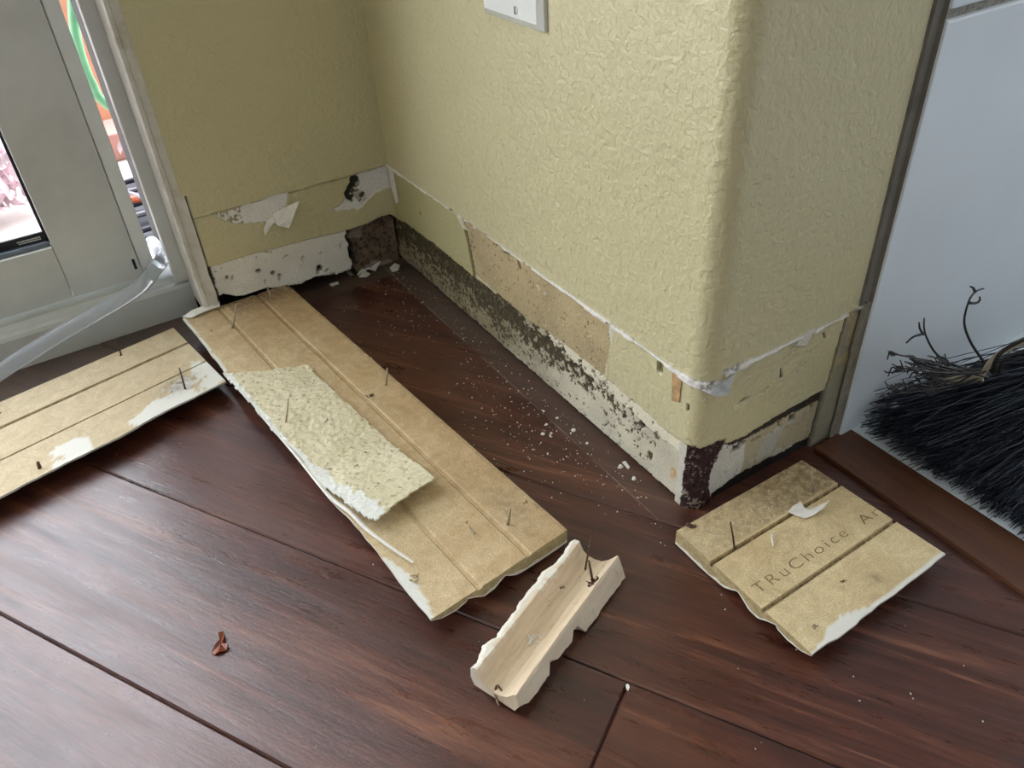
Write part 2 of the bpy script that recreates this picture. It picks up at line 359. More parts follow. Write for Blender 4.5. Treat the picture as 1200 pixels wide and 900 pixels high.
for r in range(-26, 26):
    n0 = N0 + r * PW; n1 = n0 + PW - 0.0012
    if r == 0: cuts = [-14, -5.5, u_joint - 3.1, u_joint - 3.1 + 0.0, u_joint + 3.0, 8, 16]; cuts = [-14, -5.5, -1.9, 3.6, 8, 16]
    elif r == -1: cuts = [-14, -5.0, -2.2, u_joint, u_joint + 3.2, 8.5, 16]
    else:
        o = (r * 1.37) % 3.1; cuts = [-14, -6.2 + o * 0.5, -3.3 + o * 0.2, 2.6 + o * 0.8, 6 + o * 0.5, 16]
    for a, b in zip(cuts[:-1], cuts[1:]):
        if b - a > 0.05:
            mid = plankpt((a + b) / 2, n0)
            plank(a, b - 0.0012, n0, n1 + (0.0009 if r == 1 else 0), 1.0, 0.15 if r == 2 else 1, 0.15 if r == 1 else 1)
V = np.array(V)
mk('floor', V, F, M_floor, uv=UV, kind='structure')
# dark slab under the planks so that the seams have a bottom
MB().box(-0.11, 12, -12, 8, -0.06, -0.004).build('floor', M_dark, kind='structure')
# the planks run past the walls; clip them to the room
fo = bpy.data.objects['floor']; bm = bmesh.new(); bm.from_mesh(fo.data)
for co, no in (((-0.11 * S, 0, 0), (-1, 0, 0)), ((0, -12 * S, 0), (0, -1, 0)), ((12 * S, 0, 0), (1, 0, 0)), ((0, 8 * S, 0), (0, 1, 0))):
    bmesh.ops.bisect_plane(bm, geom=bm.verts[:] + bm.edges[:] + bm.faces[:], plane_co=co, plane_no=no, clear_outer=True)
bm.to_mesh(fo.data); bm.free()

# ------------------------------------------------------------------ main wall with rounded outer corner
LX, RB = 1.07, 0.030; SA = LX - RB; SB = SA + RB * math.pi / 2
def wmap(s, z, o):
    s = np.asarray(s, float); z = np.asarray(z, float) + 0 * s; o = np.asarray(o, float) + 0 * s
    a = np.clip((s - SA) / RB, 0, math.pi / 2); r = RB + o
    x = np.where(s <= SA, s, np.where(s < SB, SA + r * np.sin(a), LX + o)); y = np.where(s <= SA, -o, np.where(s < SB, RB - r * np.cos(a), RB + (s - SB)))
    return np.c_[x.ravel(), y.ravel(), z.ravel()]
def toM(x, y): p = pl(x, y, 1, 0.0); return (p[0], p[2])
def toF(x, y): p = pl(x, y, 0, LX); return (SB + p[1] - RB, p[2])
def toL(x, y): p = pl(x, y, 0, 0.0); return (p[1], p[2])
TOPZ = 0.32; SE = SB + (0.345 - RB)
s1 = np.arange(-0.06, SE + 0.002, 0.0021); z1 = np.arange(0, TOPZ + 0.001, 0.0021); z1[-1] = TOPZ
Sg, Zg = np.meshgrid(s1, z1, indexing='ij')
def wall_damage(s, z):
    n = s.shape; o = np.full(n, 0.0); dm = np.zeros(n); col = np.ones(n + (3,)) * 0.5
    def put(mask, c=None, off=None, d=1.0, var=0.0, nz=None):
        if c is not None:
            cc = np.array(lin(c))[None, :] * np.ones((mask.sum(), 1))
            if var: cc = cc * (1 + var * (nz[mask][:, None] - 0.5) * 2)
            col[mask] = cc
        dm[mask] = d
        if off is not None: o[mask] = off if np.isscalar(off) else off[mask]
    n1 = fbm(s, z, 60, 4, 3); n2 = fbm(s, z, 220, 3, 9); n3 = fbm(s, z, 18, 4, 21); n4 = fbm(s, z, 480, 2, 5)
    js = s + (n1 - 0.5) * 0.010; jz = z + (fbm(s, z, 60, 4, 31) - 0.5) * 0.010
    zc = 0.268 + 0.004 * (fbm(s, 0 * s, 8, 3, 2) - 0.5) + np.where(s > SB, 0.014, 0) * sstep(SA, SB, s)
    up = z > zc; o[up] = 0.0045
    # smooth painted patch at the left, brown paper patch, cream paint at right
    crack = np.array([toM(*q) for q in ((540, 246), (549, 285), (556, 322))])
    sc_at = np.interp(z, crack[::-1, 1], crack[::-1, 0])
    low = ~up & (s < SA)
    put(low & (s < sc_at), (186, 180, 132), 0.001, 0.85)
    paper = [toM(*q) for q in ((540, 244), (560, 255), (620, 305), (690, 358), (720, 374), (716, 398), (708, 440), (640, 402), (590, 352), (557, 322))]
    pm = low & inpoly(s, z, paper); put(pm, (188, 170, 130), -0.002, 1, 0.22, n3)
    put(pm & (n2 < 0.27) & (n1 < 0.5), (118, 102, 70), -0.003); put(pm & (n2 > 0.74), (206, 190, 150), -0.001)
    ed = low & (np.abs(s - sc_at) < 0.0028) & (z < toM(545, 262)[1]); put(ed, (52, 44, 32), -0.012)
    # lower plaster
    B = np.array([toM(*q) for q in ((462, 254), (480, 264), (490, 272), (515, 290), (550, 320), (590, 351), (620, 378), (637, 386), (660, 403), (707, 440), (760, 488), (795, 517))])
    zb = np.interp(s, B[:, 0], B[:, 1]) + 0.004 * (n1 - 0.5) * 2
    pz = low & (z < zb)
    put(pz, (218, 212, 188), -0.007, 1, 0.14, n3)
    tt = z / np.maximum(zb, 0.01)
    wl_ = sstep(0.42, 0.74, s + 0.22 * (n3 - 0.5) + 0.10 * (n2 - 0.5))[..., None]; mixc = np.array(lin((150, 140, 110))) * (1 - wl_) + np.array(lin((218, 212, 188))) * wl_
    col[pz] = (mixc * (1 + 0.22 * (n3[..., None] - 0.5) * 2))[pz]
    # mold density
    Mk = np.array([(-0.06, 0.62), (0.1, 0.66), (0.3, 0.70), (0.5, 0.70), (0.62, 0.66), (0.75, 0.52), (0.9, 0.30), (0.97, 0.0), (1.2, 0.0)])
    dens = np.interp(s, Mk[:, 0], Mk[:, 1]) * 1.08
    cen = np.interp(s, [0, 0.45, 0.62, 0.95], [0.85, 0.84, 0.72, 0.66]); wid = np.interp(s, [0, 0.45, 0.62, 0.95], [0.62, 0.60, 0.30, 0.14])
    prof = np.exp(-((tt - cen) / wid) ** 2)
    dd = dens * prof * 1.25
    dd = np.where((s < 0.56) & (tt > 0.60 + 0.25 * (n3 - 0.5)), np.maximum(dd, 0.97), dd)
    noi = fbm(s, z, 120, 4, 77, 0.7); noi = np.clip((noi - 0.5) * 2.6 + 0.5, 0, 1)
    md = pz & (noi < dd); put(md, (84, 73, 48), -0.0085, 1, 0.45, n2)
    put(pz & (noi < dd - 0.35) & (n2 < 0.5), (58, 50, 34), -0.009)
    # dark plug and second mouldy streak near the corner
    q1 = [toM(*q) for q in ((742, 498), (752, 494), (754, 503), (746, 506))]; put(low & inpoly(js, jz, q1), (40, 34, 26), -0.02)
    q2 = [toM(*q) for q in ((735, 466), (745, 470), (757, 485), (758, 492), (742, 484))]; put(low & inpoly(js, jz, q2) & (n2 < 0.62), (96, 88, 62), -0.008)
    cream = pz & (s > 0.66) & (tt > 0.80) & (noi > dd); put(cream, (238, 232, 208), -0.003, 1, 0.08, n1)
    for (x, y) in ((766, 513), (758, 535), (640, 520)):
        c = toM(x, y); put(pz & (np.hypot(s - c[0], (z - c[1]) * 0.6) < 0.006 + 0.006 * (n2 - 0.5)), (108, 96, 70), -0.009)
    og = toM(786, 558); put(pz & (np.hypot(js - og[0], (jz - og[1]) * 0.6) < 0.008) & (n2 > 0.42), (204, 168, 112), -0.007)
    # slots left by nails in the painted strip
    for (x0, y0, x1, y1, wd, cc) in ((776, 415, 773, 434, 0.006, (150, 138, 96)), (760, 412, 766, 416, 0.003, (130, 116, 80)), (590, 296, 606, 299, 0.003, (112, 98, 66)), (607, 308, 609, 315, 0.003, (112, 98, 66)), (660, 337, 676, 349, 0.0035, (70, 58, 44))):
        a = np.array(toM(x0, y0)); b = np.array(toM(x1, y1)); ab = b - a; L = ab @ ab; tq = np.clip(((s - a[0]) * ab[0] + (z - a[1]) * ab[1]) / L, 0, 1)
        put(low & (np.hypot(s - a[0] - tq * ab[0], z - a[1] - tq * ab[1]) < wd), cc, -0.006)
    for (x, y, r, cc) in ((493, 250, 0.004, (120, 106, 70)), (630, 338, 0.007, (214, 204, 172)), (600, 294, 0.006, (226, 220, 190)), (638, 345, 0.004, (214, 206, 180))):
        c = toM(x, y); put(low & (np.hypot(s - c[0], z - c[1]) < r * (0.6 + 0.8 * n2)), cc, -0.001)
    # white gypsum ridge along the cut
    wl = np.interp(s, [0, 0.1, 0.25, 0.3, 0.6, 0.72, 0.85, 0.98, 1.03, 1.08, 1.12, 1.2, 1.28, 1.4], [0.0045, 0.0035, 0.0025, 0.0018, 0.0018, 0.0042, 0.0050, 0.0034, 0.006, 0.009, 0.007, 0.0032, 0.0036, 0.002])
    ln = np.abs(z - zc + wl * 0.3) < wl * (0.55 + 0.9 * n1); put(ln, (248, 246, 238), 0.006 + 0.006 * (n1 - 0.3), 1, 0.1, n2)
    put(ln & (s > SA + 0.02) & (s < SB + 0.03) & (n2 < 0.5), (176, 178, 176), 0.004, 1)
    Y1 = [toM(*q) for q in ((714, 371), (720, 374), (717, 405), (714, 390))]; put(low & inpoly(s, z, Y1), (226, 224, 212), 0.001)
    Y2 = [toM(*q) for q in ((526, 238), (536, 243), (544, 262), (548, 270), (543, 268), (535, 252))]; put(low & inpoly(s, z, Y2), (220, 214, 192), 0.002)
    # rusted corner bead round the bullnose
    rz = 0.140 + 0.010 * (n1 - 0.5); rc = 0.5 * (SA + SB)
    lo_e = SA + 0.004 + 0.006 * (n1 - 0.5); hi_e = SB + 0.012 + 0.020 * sstep(0.03, 0.15, z) + 0.018 * (n3 - 0.5) * 2
    rust = (z < rz) & (s > lo_e) & (s < hi_e)
    fz = (~up) & (s >= SA)
    # face lower plaster
    G = np.array([toF(*q) for q in ((850, 521), (872, 512), (905, 491), (945, 468), (985, 446), (1003, 436))]); zg = np.interp(s, G[:, 0], G[:, 1]) + 0.004 * (n1 - 0.5)
    fp = (s > SB) & (z < zg); put(fp, (190, 178, 146), -0.006, 1, 0.2, n3)
    whp = fp & (s < SB + 0.085 + 0.04 * (n3 - 0.5)); put(whp, (222, 219, 206), -0.006, 1, 0.12, n1)
    gapw = np.interp(s, [SB + 0.03, SB + 0.05, SB + 0.16, SB + 0.26], [0.0, 0.014, 0.022, 0.028])
    gp = fp & (z > zg - gapw * (0.75 + 0.5 * n1)); put(gp, (52, 42, 32), -0.0075, 1, 0.5, n2)  # slot shade painted into the colour, the step itself is shallow
    put(fp & (z > zg - gapw - 0.016) & (z <= zg - gapw) & (n1 < 0.42) & (s > SB + 0.05), (84, 66, 48), -0.014)
    put(fp & (n3 > 0.60) & (z < 0.09) & (s > SB + 0.1), (196, 192, 178), -0.004)
    put(fp & (n2 < 0.2), (116, 102, 78), -0.007)
    # gap at the floor, its shade painted dark; dark foot line on main wall
    bt = np.interp(s, [SB, SB + 0.02, SB + 0.06, SB + 0.15, SB + 0.3], [0.0, 0.014, 0.024, 0.026, 0.018]); put((s > SB + 0.004) & (z < bt * (0.7 + 0.6 * n1)), (26, 22, 20), -0.009)
    put((s <= SA) & (z < 0.004 + 0.006 * n1), (44, 38, 32), -0.012)
    put(rust, (54, 28, 28), -0.006 + 0.007 * n2, 1, 0.6, n2)
    put(rust & (n4 > 0.60) & (n2 > 0.48) & (n1 > 0.45), (150, 132, 126), -0.001, 1, 0.2, n1)
    put(rust & (z < 0.05) & (n2 > 0.52) & (n1 > 0.5), (150, 140, 132), -0.001, 1, 0.2, n1)
    put((s > SA - 0.012) & (s <= lo_e) & (z < 0.138), (216, 212, 198), -0.003, 1, 0.1, n1)
    # marks on the face
    c = toF(987, 395); 
    for (x0, y0, x1, y1, wd, cc) in ((866, 473, 876, 468, 0.003, (150, 132, 92)), (876, 468, 900, 456, 0.002, (150, 132, 92)), (915, 434, 916, 442, 0.003, (92, 74, 52)), (965, 391, 967, 394, 0.003, (96, 80, 56)), (810, 488, 811, 496, 0.003, (60, 44, 34))):
        a = np.array(toF(x0, y0)); b = np.array(toF(x1, y1)); ab = b - a; L = ab @ ab; tq = np.clip(((s - a[0]) * ab[0] + (z - a[1]) * ab[1]) / L, 0, 1)
        put((s > SA) & (np.hypot(js - a[0] - tq * ab[0], jz - a[1] - tq * ab[1]) < wd * (0.4 + 1.2 * n2)), cc, -0.003)
    fk = [toF(*q) for q in ((928, 405), (945, 384), (954, 382), (948, 392), (942, 405))]; put(inpoly(s, z, fk) & (s > SB), (222, 218, 204), 0.005)
    put((s > SB) & (~up) & (z > 0.2) & (n2 > 0.70) & (n3 > 0.52) & (s < SB + 0.2), (196, 186, 156), 0.001)
    # crack and grey strip beside the tile
    ck = SB + 0.262 + 0.006 * (z - 0.1) / 0.1 + 0.003 * (n1 - 0.5)
    gs = (s > ck) & (~up); put(gs, (158, 154, 132), 0.0, 1, 0.2, n3)
    put(gs & (z > 0.15) & (n1 < 0.55), (176, 162, 122), 0.001)
    put((np.abs(s - ck) < 0.0022) & (~up) & (z > 0.02), (56, 48, 38), -0.012)
    return o, dm, col
o, dm, col = wall_damage(Sg, Zg)
P = wmap(Sg.ravel(), Zg.ravel(), o.ravel())
F = gridfaces(len(s1), len(z1))[:, ::-1]
# upper part of the same wall
s2 = np.unique(np.concatenate([np.linspace(-0.06, SA, 6), np.linspace(SA, SB, 17), np.linspace(SB, SE, 4)])); z2 = np.linspace(TOPZ, 5.6, 12)
Su, Zu = np.meshgrid(s2, z2, indexing='ij'); Pu = wmap(Su.ravel(), Zu.ravel(), np.full(Su.size, 0.0045)); Fu = gridfaces(len(s2), len(z2))[:, ::-1] + len(P)
F = F[:, ::-1]; Fu = Fu[:, ::-1]
mk('wall_back', np.concatenate([P, Pu]), np.concatenate([F, Fu]), M_wall, smooth=True, kind='structure',
   fa={'dmg': np.concatenate([dm.ravel(), np.zeros(len(Pu))]), 'dcol': np.concatenate([col.reshape(-1, 3), np.ones((len(Pu), 3)) * .5])})
WB = bpy.data.objects['wall_back']

# ------------------------------------------------------------------ left wall (same plane as the glazed door)
YC = -0.472
y1 = np.arange(YC, 0.0021, 0.0021); Yg, Zg2 = np.meshgrid(y1, z1, indexing='ij')
def left_damage(y, z):
    n = y.shape; o = np.zeros(n); dm = np.zeros(n); col = np.ones(n + (3,)) * 0.5
    def put(mask, c, off=None, var=0.0, nz=None, d=1.0):
        cc = np.array(lin(c))[None, :] * np.ones((mask.sum(), 1))
        if var: cc = cc * (1 + var * (nz[mask][:, None] - 0.5) * 2)
        col[mask] = cc; dm[mask] = d
        if off is not None: o[mask] = off if np.isscalar(off) else off[mask]
    n1 = fbm(y, z, 60, 4, 103); n2 = fbm(y, z, 220, 3, 109); n3 = fbm(y, z, 18, 4, 121)
    jy = y + (n1 - 0.5) * 0.008; jz = z + (fbm(y, z, 60, 4, 131) - 0.5) * 0.008
    zc = 0.266 + 0.004 * (n3 - 0.5); up = z > zc; o[up] = 0.004
    put((np.abs(z - zc) < 0.0016) & (n1 > 0.35), (176, 166, 132), 0.004, d=0.8)
    P1 = [toL(*q) for q in ((247, 249), (262, 250), (290, 238), (338, 224), (336, 232), (335, 240), (322, 262), (306, 260), (290, 262), (275, 262), (262, 259))]
    m1 = inpoly(jy, jz, P1); sp = m1 & (y < toL(283, 250)[0]) & (n2 < 0.45); put(m1, (246, 245, 238), -0.003, 0.08, n1); put(sp, (172, 160, 124), 0.0)
    P2 = [toL(*q) for q in ((388, 246), (400, 238), (408, 225), (412, 207), (432, 199), (456, 192), (463, 218), (450, 222), (440, 226), (430, 236), (420, 245), (400, 247))]
    put(inpoly(jy, jz, P2), (236, 235, 230), -0.003, 0.08, n1)
    c = toL(413, 222); kx = y + (fbm(y, z, 35, 3, 161) - 0.5) * 0.05; kz = z + (fbm(y, z, 35, 3, 162) - 0.5) * 0.06; put((np.hypot((kx - c[0]) * 2.2, kz - c[1]) < 0.028), (52, 46, 38), -0.006)
    c = toL(421, 226); put((np.hypot((kx - c[0]) * 1.8, kz - c[1]) < 0.026) & (n2 > 0.50), (176, 168, 150), 0.001); put((np.hypot((kx - c[0]) * 1.8, kz - c[1]) < 0.026) & (n2 < 0.38), (84, 76, 62), -0.004)
    # plaster below the torn edge
    B = np.array([toL(*q) for q in ((247, 313), (300, 297), (350, 284), (408, 270), (432, 262), (447, 254), (458, 252), (468, 256))]); zb = np.interp(y, B[:, 0], B[:, 1]) + 0.003 * (n1 - 0.5)
    pz = z < zb; put(pz, (244, 241, 230), -0.004 + 0.004 * n3, 0.10, n3)
    put(pz & (n1 < 0.26) & (n3 < 0.5), (206, 196, 172), -0.006); put(pz & (n2 < 0.13), (140, 128, 104), -0.008)
    for (x, yy, r) in ((304, 318, 0.006), (320, 321, 0.005), (328, 323, 0.005), (375, 315, 0.008), (267, 326, 0.004)):
        c = toL(x, yy); put(pz & (np.hypot(y - c[0], z - c[1]) < r * (0.4 + 1.1 * n2)), (58, 50, 42), -0.02)
    E = np.array([toL(*q) for q in ((252, 352), (262, 345), (280, 348), (296, 344), (305, 340), (350, 334), (372, 325), (395, 322), (407, 318))]); ze = np.interp(y, E[:, 0], E[:, 1]) + 0.006 * (n1 - 0.5)
    put(pz & (z < ze) & (y < E[-1, 0] + .02), (30, 27, 25), -0.075)
    put(y < YC + 0.009 + 0.010 * n1 * (z < zb) , (80, 72, 58), -0.01)
    # brown open cavity next to the corner
    e0 = toL(408, 290)[0] + 0.010 * (n1 - 0.5) * 2
    cv = pz & (y > e0); put(cv, (128, 108, 86), -0.030 + 0.010 * n3, 0.45, fbm(y, z, 45, 4, 151)); put(cv & (n2 < 0.36), (74, 62, 50), -0.032)
    put(cv & (y < e0 + 0.018), (34, 29, 26), -0.06); put(cv & (z > zb - 0.010), (52, 44, 36), -0.02)
    put(cv & (n3 + 0.25 * n1 > 0.66 + 1.5 * (z - 0.05)), (158, 146, 128), -0.026, 0.3, n2)
    return o, dm, col
o, dm, col = left_damage(Yg, Zg2)
P = np.c_[o.ravel(), Yg.ravel(), Zg2.ravel()]; F = gridfaces(len(y1), len(z1))
Pu = np.array([(0.004, y, z) for y in (YC, 0.002) for z in (TOPZ, 5.6)]); Fu = np.array([[0, 2, 3, 1]]) + len(P)
mk('wall_left', np.concatenate([P, Pu]), np.concatenate([F, Fu]), M_wall, smooth=True, kind='structure',
   fa={'dmg': np.concatenate([dm.ravel(), np.zeros(4)]), 'dcol': np.concatenate([col.reshape(-1, 3), np.ones((4, 3)) * .5])})
# rest of the shell
MB().box(-0.2, 0.0, -12, -4.2, 0, 5.6).box(-0.2, 0.0, -4.2, -0.46, 4.75, 5.6).build('wall_left', M_room, kind='structure')
MB().box(-0.2, 12, -12.2, -12, 0, 5.6).build('wall_front', M_room, kind='structure')
MB().box(-0.2, 12, -12, 8, 5.6, 5.75).build('ceiling', M_ceil, kind='structure')
MB().box(-0.3, -0.105, -0.522, 0.3, -0.3, 5.6).build('wall_left', M_dark, kind='structure')   # dark cavity behind the plaster

# ------------------------------------------------------------------ door, frame and sill
d1 = MB()
d1.box(-0.185, -0.125, -0.738, -0.587, 0.111, 4.6, 0.003).box(-0.185, -0.125, -2.30, -0.7388, 0.111, 0.236, 0.003).box(-0.185, -0.125, -2.30, -0.7388, 4.45, 4.6, 0.003).box(-0.185, -0.125, -2.46, -2.3008, 0.111, 4.6, 0.003)
door = d1.build('door_1', M_frame, kind='structure')
MB().box(-0.158, -0.152, -2.30, -0.738, 0.25, 4.45).build('glass_pane', M_glass, door)
g = MB(); g.box(-0.152, -0.134, -2.30, -0.740, 0.236, 0.247, 0.002).build('glazing_bead', M_alu, door)
MB().box(-0.151, -0.140, -0.7445, -0.738, 0.24, 4.45).build('gasket', M_black, door)
MB().box(-0.1515, -0.146, -2.30, -0.7445, 0.247, 0.266).build('spacer_bar', M_black, door)
w_ = MB(); rr_ = random.Random(3)
for row in range(2):
    yy = -0.752
    while yy > -0.795:
        l = rr_.uniform(0.0015, 0.0032); w_.box(-0.1462, -0.1456, yy - l, yy, 0.2555 - row * 0.0045, 0.2580 - row * 0.0045); yy -= l + 0.001
w_.build('etched_mark', M_plate, door)
MB().box(-0.1252, -0.1235, -0.600, -0.594, 0.135, 0.160, 0.0005).build('latch_slot', M_black, door)
MB().box(-0.185, -0.125, -4.1, -3.95, 0.111, 4.6, 0.003).box(-0.185, -0.125, -3.95, -2.62, 0.111, 0.236, 0.003).box(-0.185, -0.125, -2.62, -2.47, 0.111, 4.6, 0.003).box(-0.185, -0.125, -3.95, -2.62, 4.45, 4.6, 0.003).build('door_2', M_frame, kind='structure')
MB().box(-0.158, -0.152, -3.95, -2.62, 0.236, 4.45).build('glass_pane', M_glass, bpy.data.objects['door_2'])
MB().box(-0.175, -0.128, -0.5855, -0.556, 0.105, 4.6, 0.003).build('trim_1', M_plate, kind='structure')
MB().box(-0.13, -0.088, -0.528, -0.498, 0.090, 4.75, 0.003).build('trim_2', M_frame, kind='structure')
# worn casing with a ragged lower end
def casing():
    V = []; F = []; zs = np.concatenate([np.linspace(0.045, 0.5, 60), [1.2, 2.5, 4.75]])
    prof = [(-0.10, -0.500), (0.000, -0.500), (0.006, -0.497), (0.006, -0.490), (0.001, -0.487), (0.003, -0.466), (-0.10, -0.463)]
    for z in zs:
        f = math.exp(-max(z - 0.045, 0) / 0.12)
        for k, (x, y) in enumerate(prof):
            nn = (fbm(y * 3 + 7, z, 16, 4, 40) - 0.5) * 0.022 * f if 0 < k < 6 else 0
            V.append((x + nn, y + (fbm(k * 3.0, z, 22, 3, 44) - 0.5) * 0.010 * f * (1 if k in (4, 5, 6) else 0), z + (fbm(k * 1.7, 0, 5, 2, 4) - 0.5) * 0.02 * (z < 0.05)))
    k = len(prof)
    for i in range(len(zs) - 1):
        for j in range(k): F.append([i * k + j, i * k + (j + 1) % k, (i + 1) * k + (j + 1) % k, (i + 1) * k + j])
    F.append(list(range(k))[::-1]); return mk('trim_3', V, F, M_worn, kind='structure')
casing()
sl = MB()   # sill: front face, rounded ledge, raised inner rib
prof = [(-0.095, 0.0), (-0.095, 0.072), (-0.098, 0.080), (-0.106, 0.084), (-0.113, 0.085), (-0.116, 0.090), (-0.120, 0.096), (-0.128, 0.098), (-0.2, 0.100), (-0.34, 0.07), (-0.34, -0.12), (-0.2, -0.12)]
V = [(x, y, z) for y in (-4.2, -0.500) for x, z in prof]; k = len(prof)
F = [[j, (j + 1) % k, k + (j + 1) % k, k + j] for j in range(k)] + [list(range(k)), list(range(k, 2 * k))[::-1]]
mk('trim_4', V, F, M_frame, kind='structure')

# ------------------------------------------------------------------ outside
MB().box(-9, -0.34, -9, 3, -0.16, -0.10).build('ground', M_patio, kind='structure')
MB().box(-9, -8.8, -9, 3, -0.1, 3.2).build('wall_outside', M_fence, kind='structure')
# flower pot
def lathe(prof, n=40):
    V = []; F = []
    for r, z in prof:
        for j in range(n): a = 2 * math.pi * j / n; V.append((r * math.cos(a), r * math.sin(a), z))
    for i in range(len(prof) - 1):
        for j in range(n): F.append([i * n + j, i * n + (j + 1) % n, (i + 1) * n + (j + 1) % n, (i + 1) * n + j])
    F.append(list(range(n))[::-1]); return np.array(V), F
V, F = lathe([(0.20, -0.10), (0.22, 0.0), (0.27, 0.26), (0.275, 0.30), (0.30, 0.30), (0.305, 0.42), (0.28, 0.42), (0.26, 0.34), (0.0, 0.33)]); V += np.array([-2.2, -0.42, 0])
tag(mk('flower_pot', V, F, M_terra, smooth=True), 'orange terracotta pot standing outside beyond the door gap', 'pot')
hp = spline([tuple(pl(x, y, 0, -1.3)) for x, y in ((82, -60), (85, -20), (86, 15), (89, 42), (97, 72), (108, 98), (124, 121))] + [(-1.33, -0.30, 0.03), (-1.35, -0.12, -0.04), (-1.25, 0.1, -0.072)], 8)
hp = [tuple(p) for p in hp]
tag(MB().tube(hp, 0.0155, 12).build('garden_hose', M_hose, smooth=True), 'green garden hose looping down outside the door gap', 'hose')
tag(MB().box(-1.75, -1.55, -0.7, 0.2, -0.10, 0.0, 0.01).build('brick_edging', M_brick), 'pinkish red brick edging on the paving outside the door gap', 'edging')
rk = empty('metal_rack', (-0.75, -0.46, -0.1), 'dark grey folded metal rack lying outside just past the door gap', 'rack')
MB().box(-1.12, -0.50, -0.58, -0.34, -0.10, -0.02, 0.006).build('base', M_dkm, rk)
for k in range(6):
    a = -1.06 + k * 0.10
    MB().tube([(a, -0.60, -0.01 + 0.01 * (k % 2)), (a + 0.03, -0.34, 0.012)], 0.009, 8).build('bar', M_gym if k % 2 else M_dkm, rk)
MB().tube([(-1.0, -0.56, 0.03), (-0.55, -0.36, 0.035)], 0.008, 8).build('bar', M_gym, rk)
MB().tube([(-0.86, -0.58, 0.02), (-0.78, -0.38, 0.03)], 0.012, 8).build('clip', plain('orange_plastic', (196, 96, 60), 0.5), rk)
# pale pink shrub seen through the glass
sh = MB(); r_ = random.Random(5)
for k in range(1500):
    c = np.array([-1.3 + r_.gauss(0, 0.07), -1.05 + r_.gauss(0, 0.20), -0.05 + abs(r_.gauss(0, 0.12))]); d = np.array([r_.gauss(0, 1), r_.gauss(0, 1), r_.gauss(0, 1)]); d /= np.linalg.norm(d); e = np.cross(d, [r_.random(), r_.random(), 1]); e /= np.linalg.norm(e)
    l = r_.uniform(0.02, 0.04); sh.add([c - d * l, c + e * l * 0.35, c + d * l, c - e * l * 0.35], [[0, 1, 2, 3]])
sh.tube([(-1.3, -1.05, -0.1), (-1.29, -1.05, 0.1)], 0.012, 6)
tag(sh.build('low_shrub', M_leafp), 'pale pink leafy shrub seen outside through the door glass', 'shrub')

# ------------------------------------------------------------------ tile surround, hearth, threshold
tl = empty('fireplace_tile', (1.085, 0.9, 0.012), 'large glossy pale grey-blue tile of the fireplace surround', 'tile')
bpy.data.objects.remove(tl)
TX = 1.085
MB().box(1.0, TX, 0.347, 1.6, 0.0, 0.712, 0.004).box(1.0, TX, 0.347, 1.6, 0.7245, 1.6, 0.004).build('wall_right', M_tile, kind='structure')
MB().box(1.0, TX - 0.006, 0.350, 1.6, 0.70, 0.735).box(1.0, TX - 0.01, 0.35, 8, 1.5, 5.6).box(1.0, TX - 0.01, 1.6, 8, 0, 1.6).build('trim_5', M_grout, kind='structure')
# grout and caulk line between paint and tile
def tile_joint(name, z0, z1_, mat, low):
    V = []; F = []; zs = np.linspace(z0, z1_, int((z1_ - z0) / 0.006) + 2); k = 6
    for z in zs:
        b = 0.004 * (fbm(5.0, z, 60, 3, 62) - 0.5) * (1.6 if low else 0.5)
        if low: pr_ = [(LX + 0.0045, 0.330 + b), (LX + 0.009 + b, 0.333 + b), (LX + 0.007, 0.338 + b), (LX + 0.006 + b, 0.342), (LX + 0.008, 0.346), (TX - 0.004, 0.3468)]
        else: pr_ = [(LX + 0.0030, 0.3200 + b), (LX + 0.0085, 0.3235 + b), (LX + 0.0056, 0.3262), (LX + 0.0056, 0.336), (LX + 0.0056, 0.344), (TX - 0.004, 0.3468)]
        V += [(x, y, z) for x, y in pr_]
    for i in range(len(zs) - 1):
        for j in range(k - 1): F.append([i * k + j, i * k + j + 1, (i + 1) * k + j + 1, (i + 1) * k + j])
    return mk(name, V, F, mat, kind='structure')
tile_joint('trim_6', 0.288, 5.6, plain('dark_joint', (112, 108, 98), 0.7, var=0.15, nscale=60), False)
tile_joint('trim_8', 0.0, 0.29, M_caulk, True)
# hearth slab and wood strip
MB().box(1.07, 4.0, 0.377, 3.0, -0.004, 0.008, 0.002).build('hearth_tile', M_tile, kind='structure')
MB().box(1.078, 4.0, 0.285, 0.376, -0.004, 0.009, 0.002).build('trim_7', M_thresh, kind='structure')

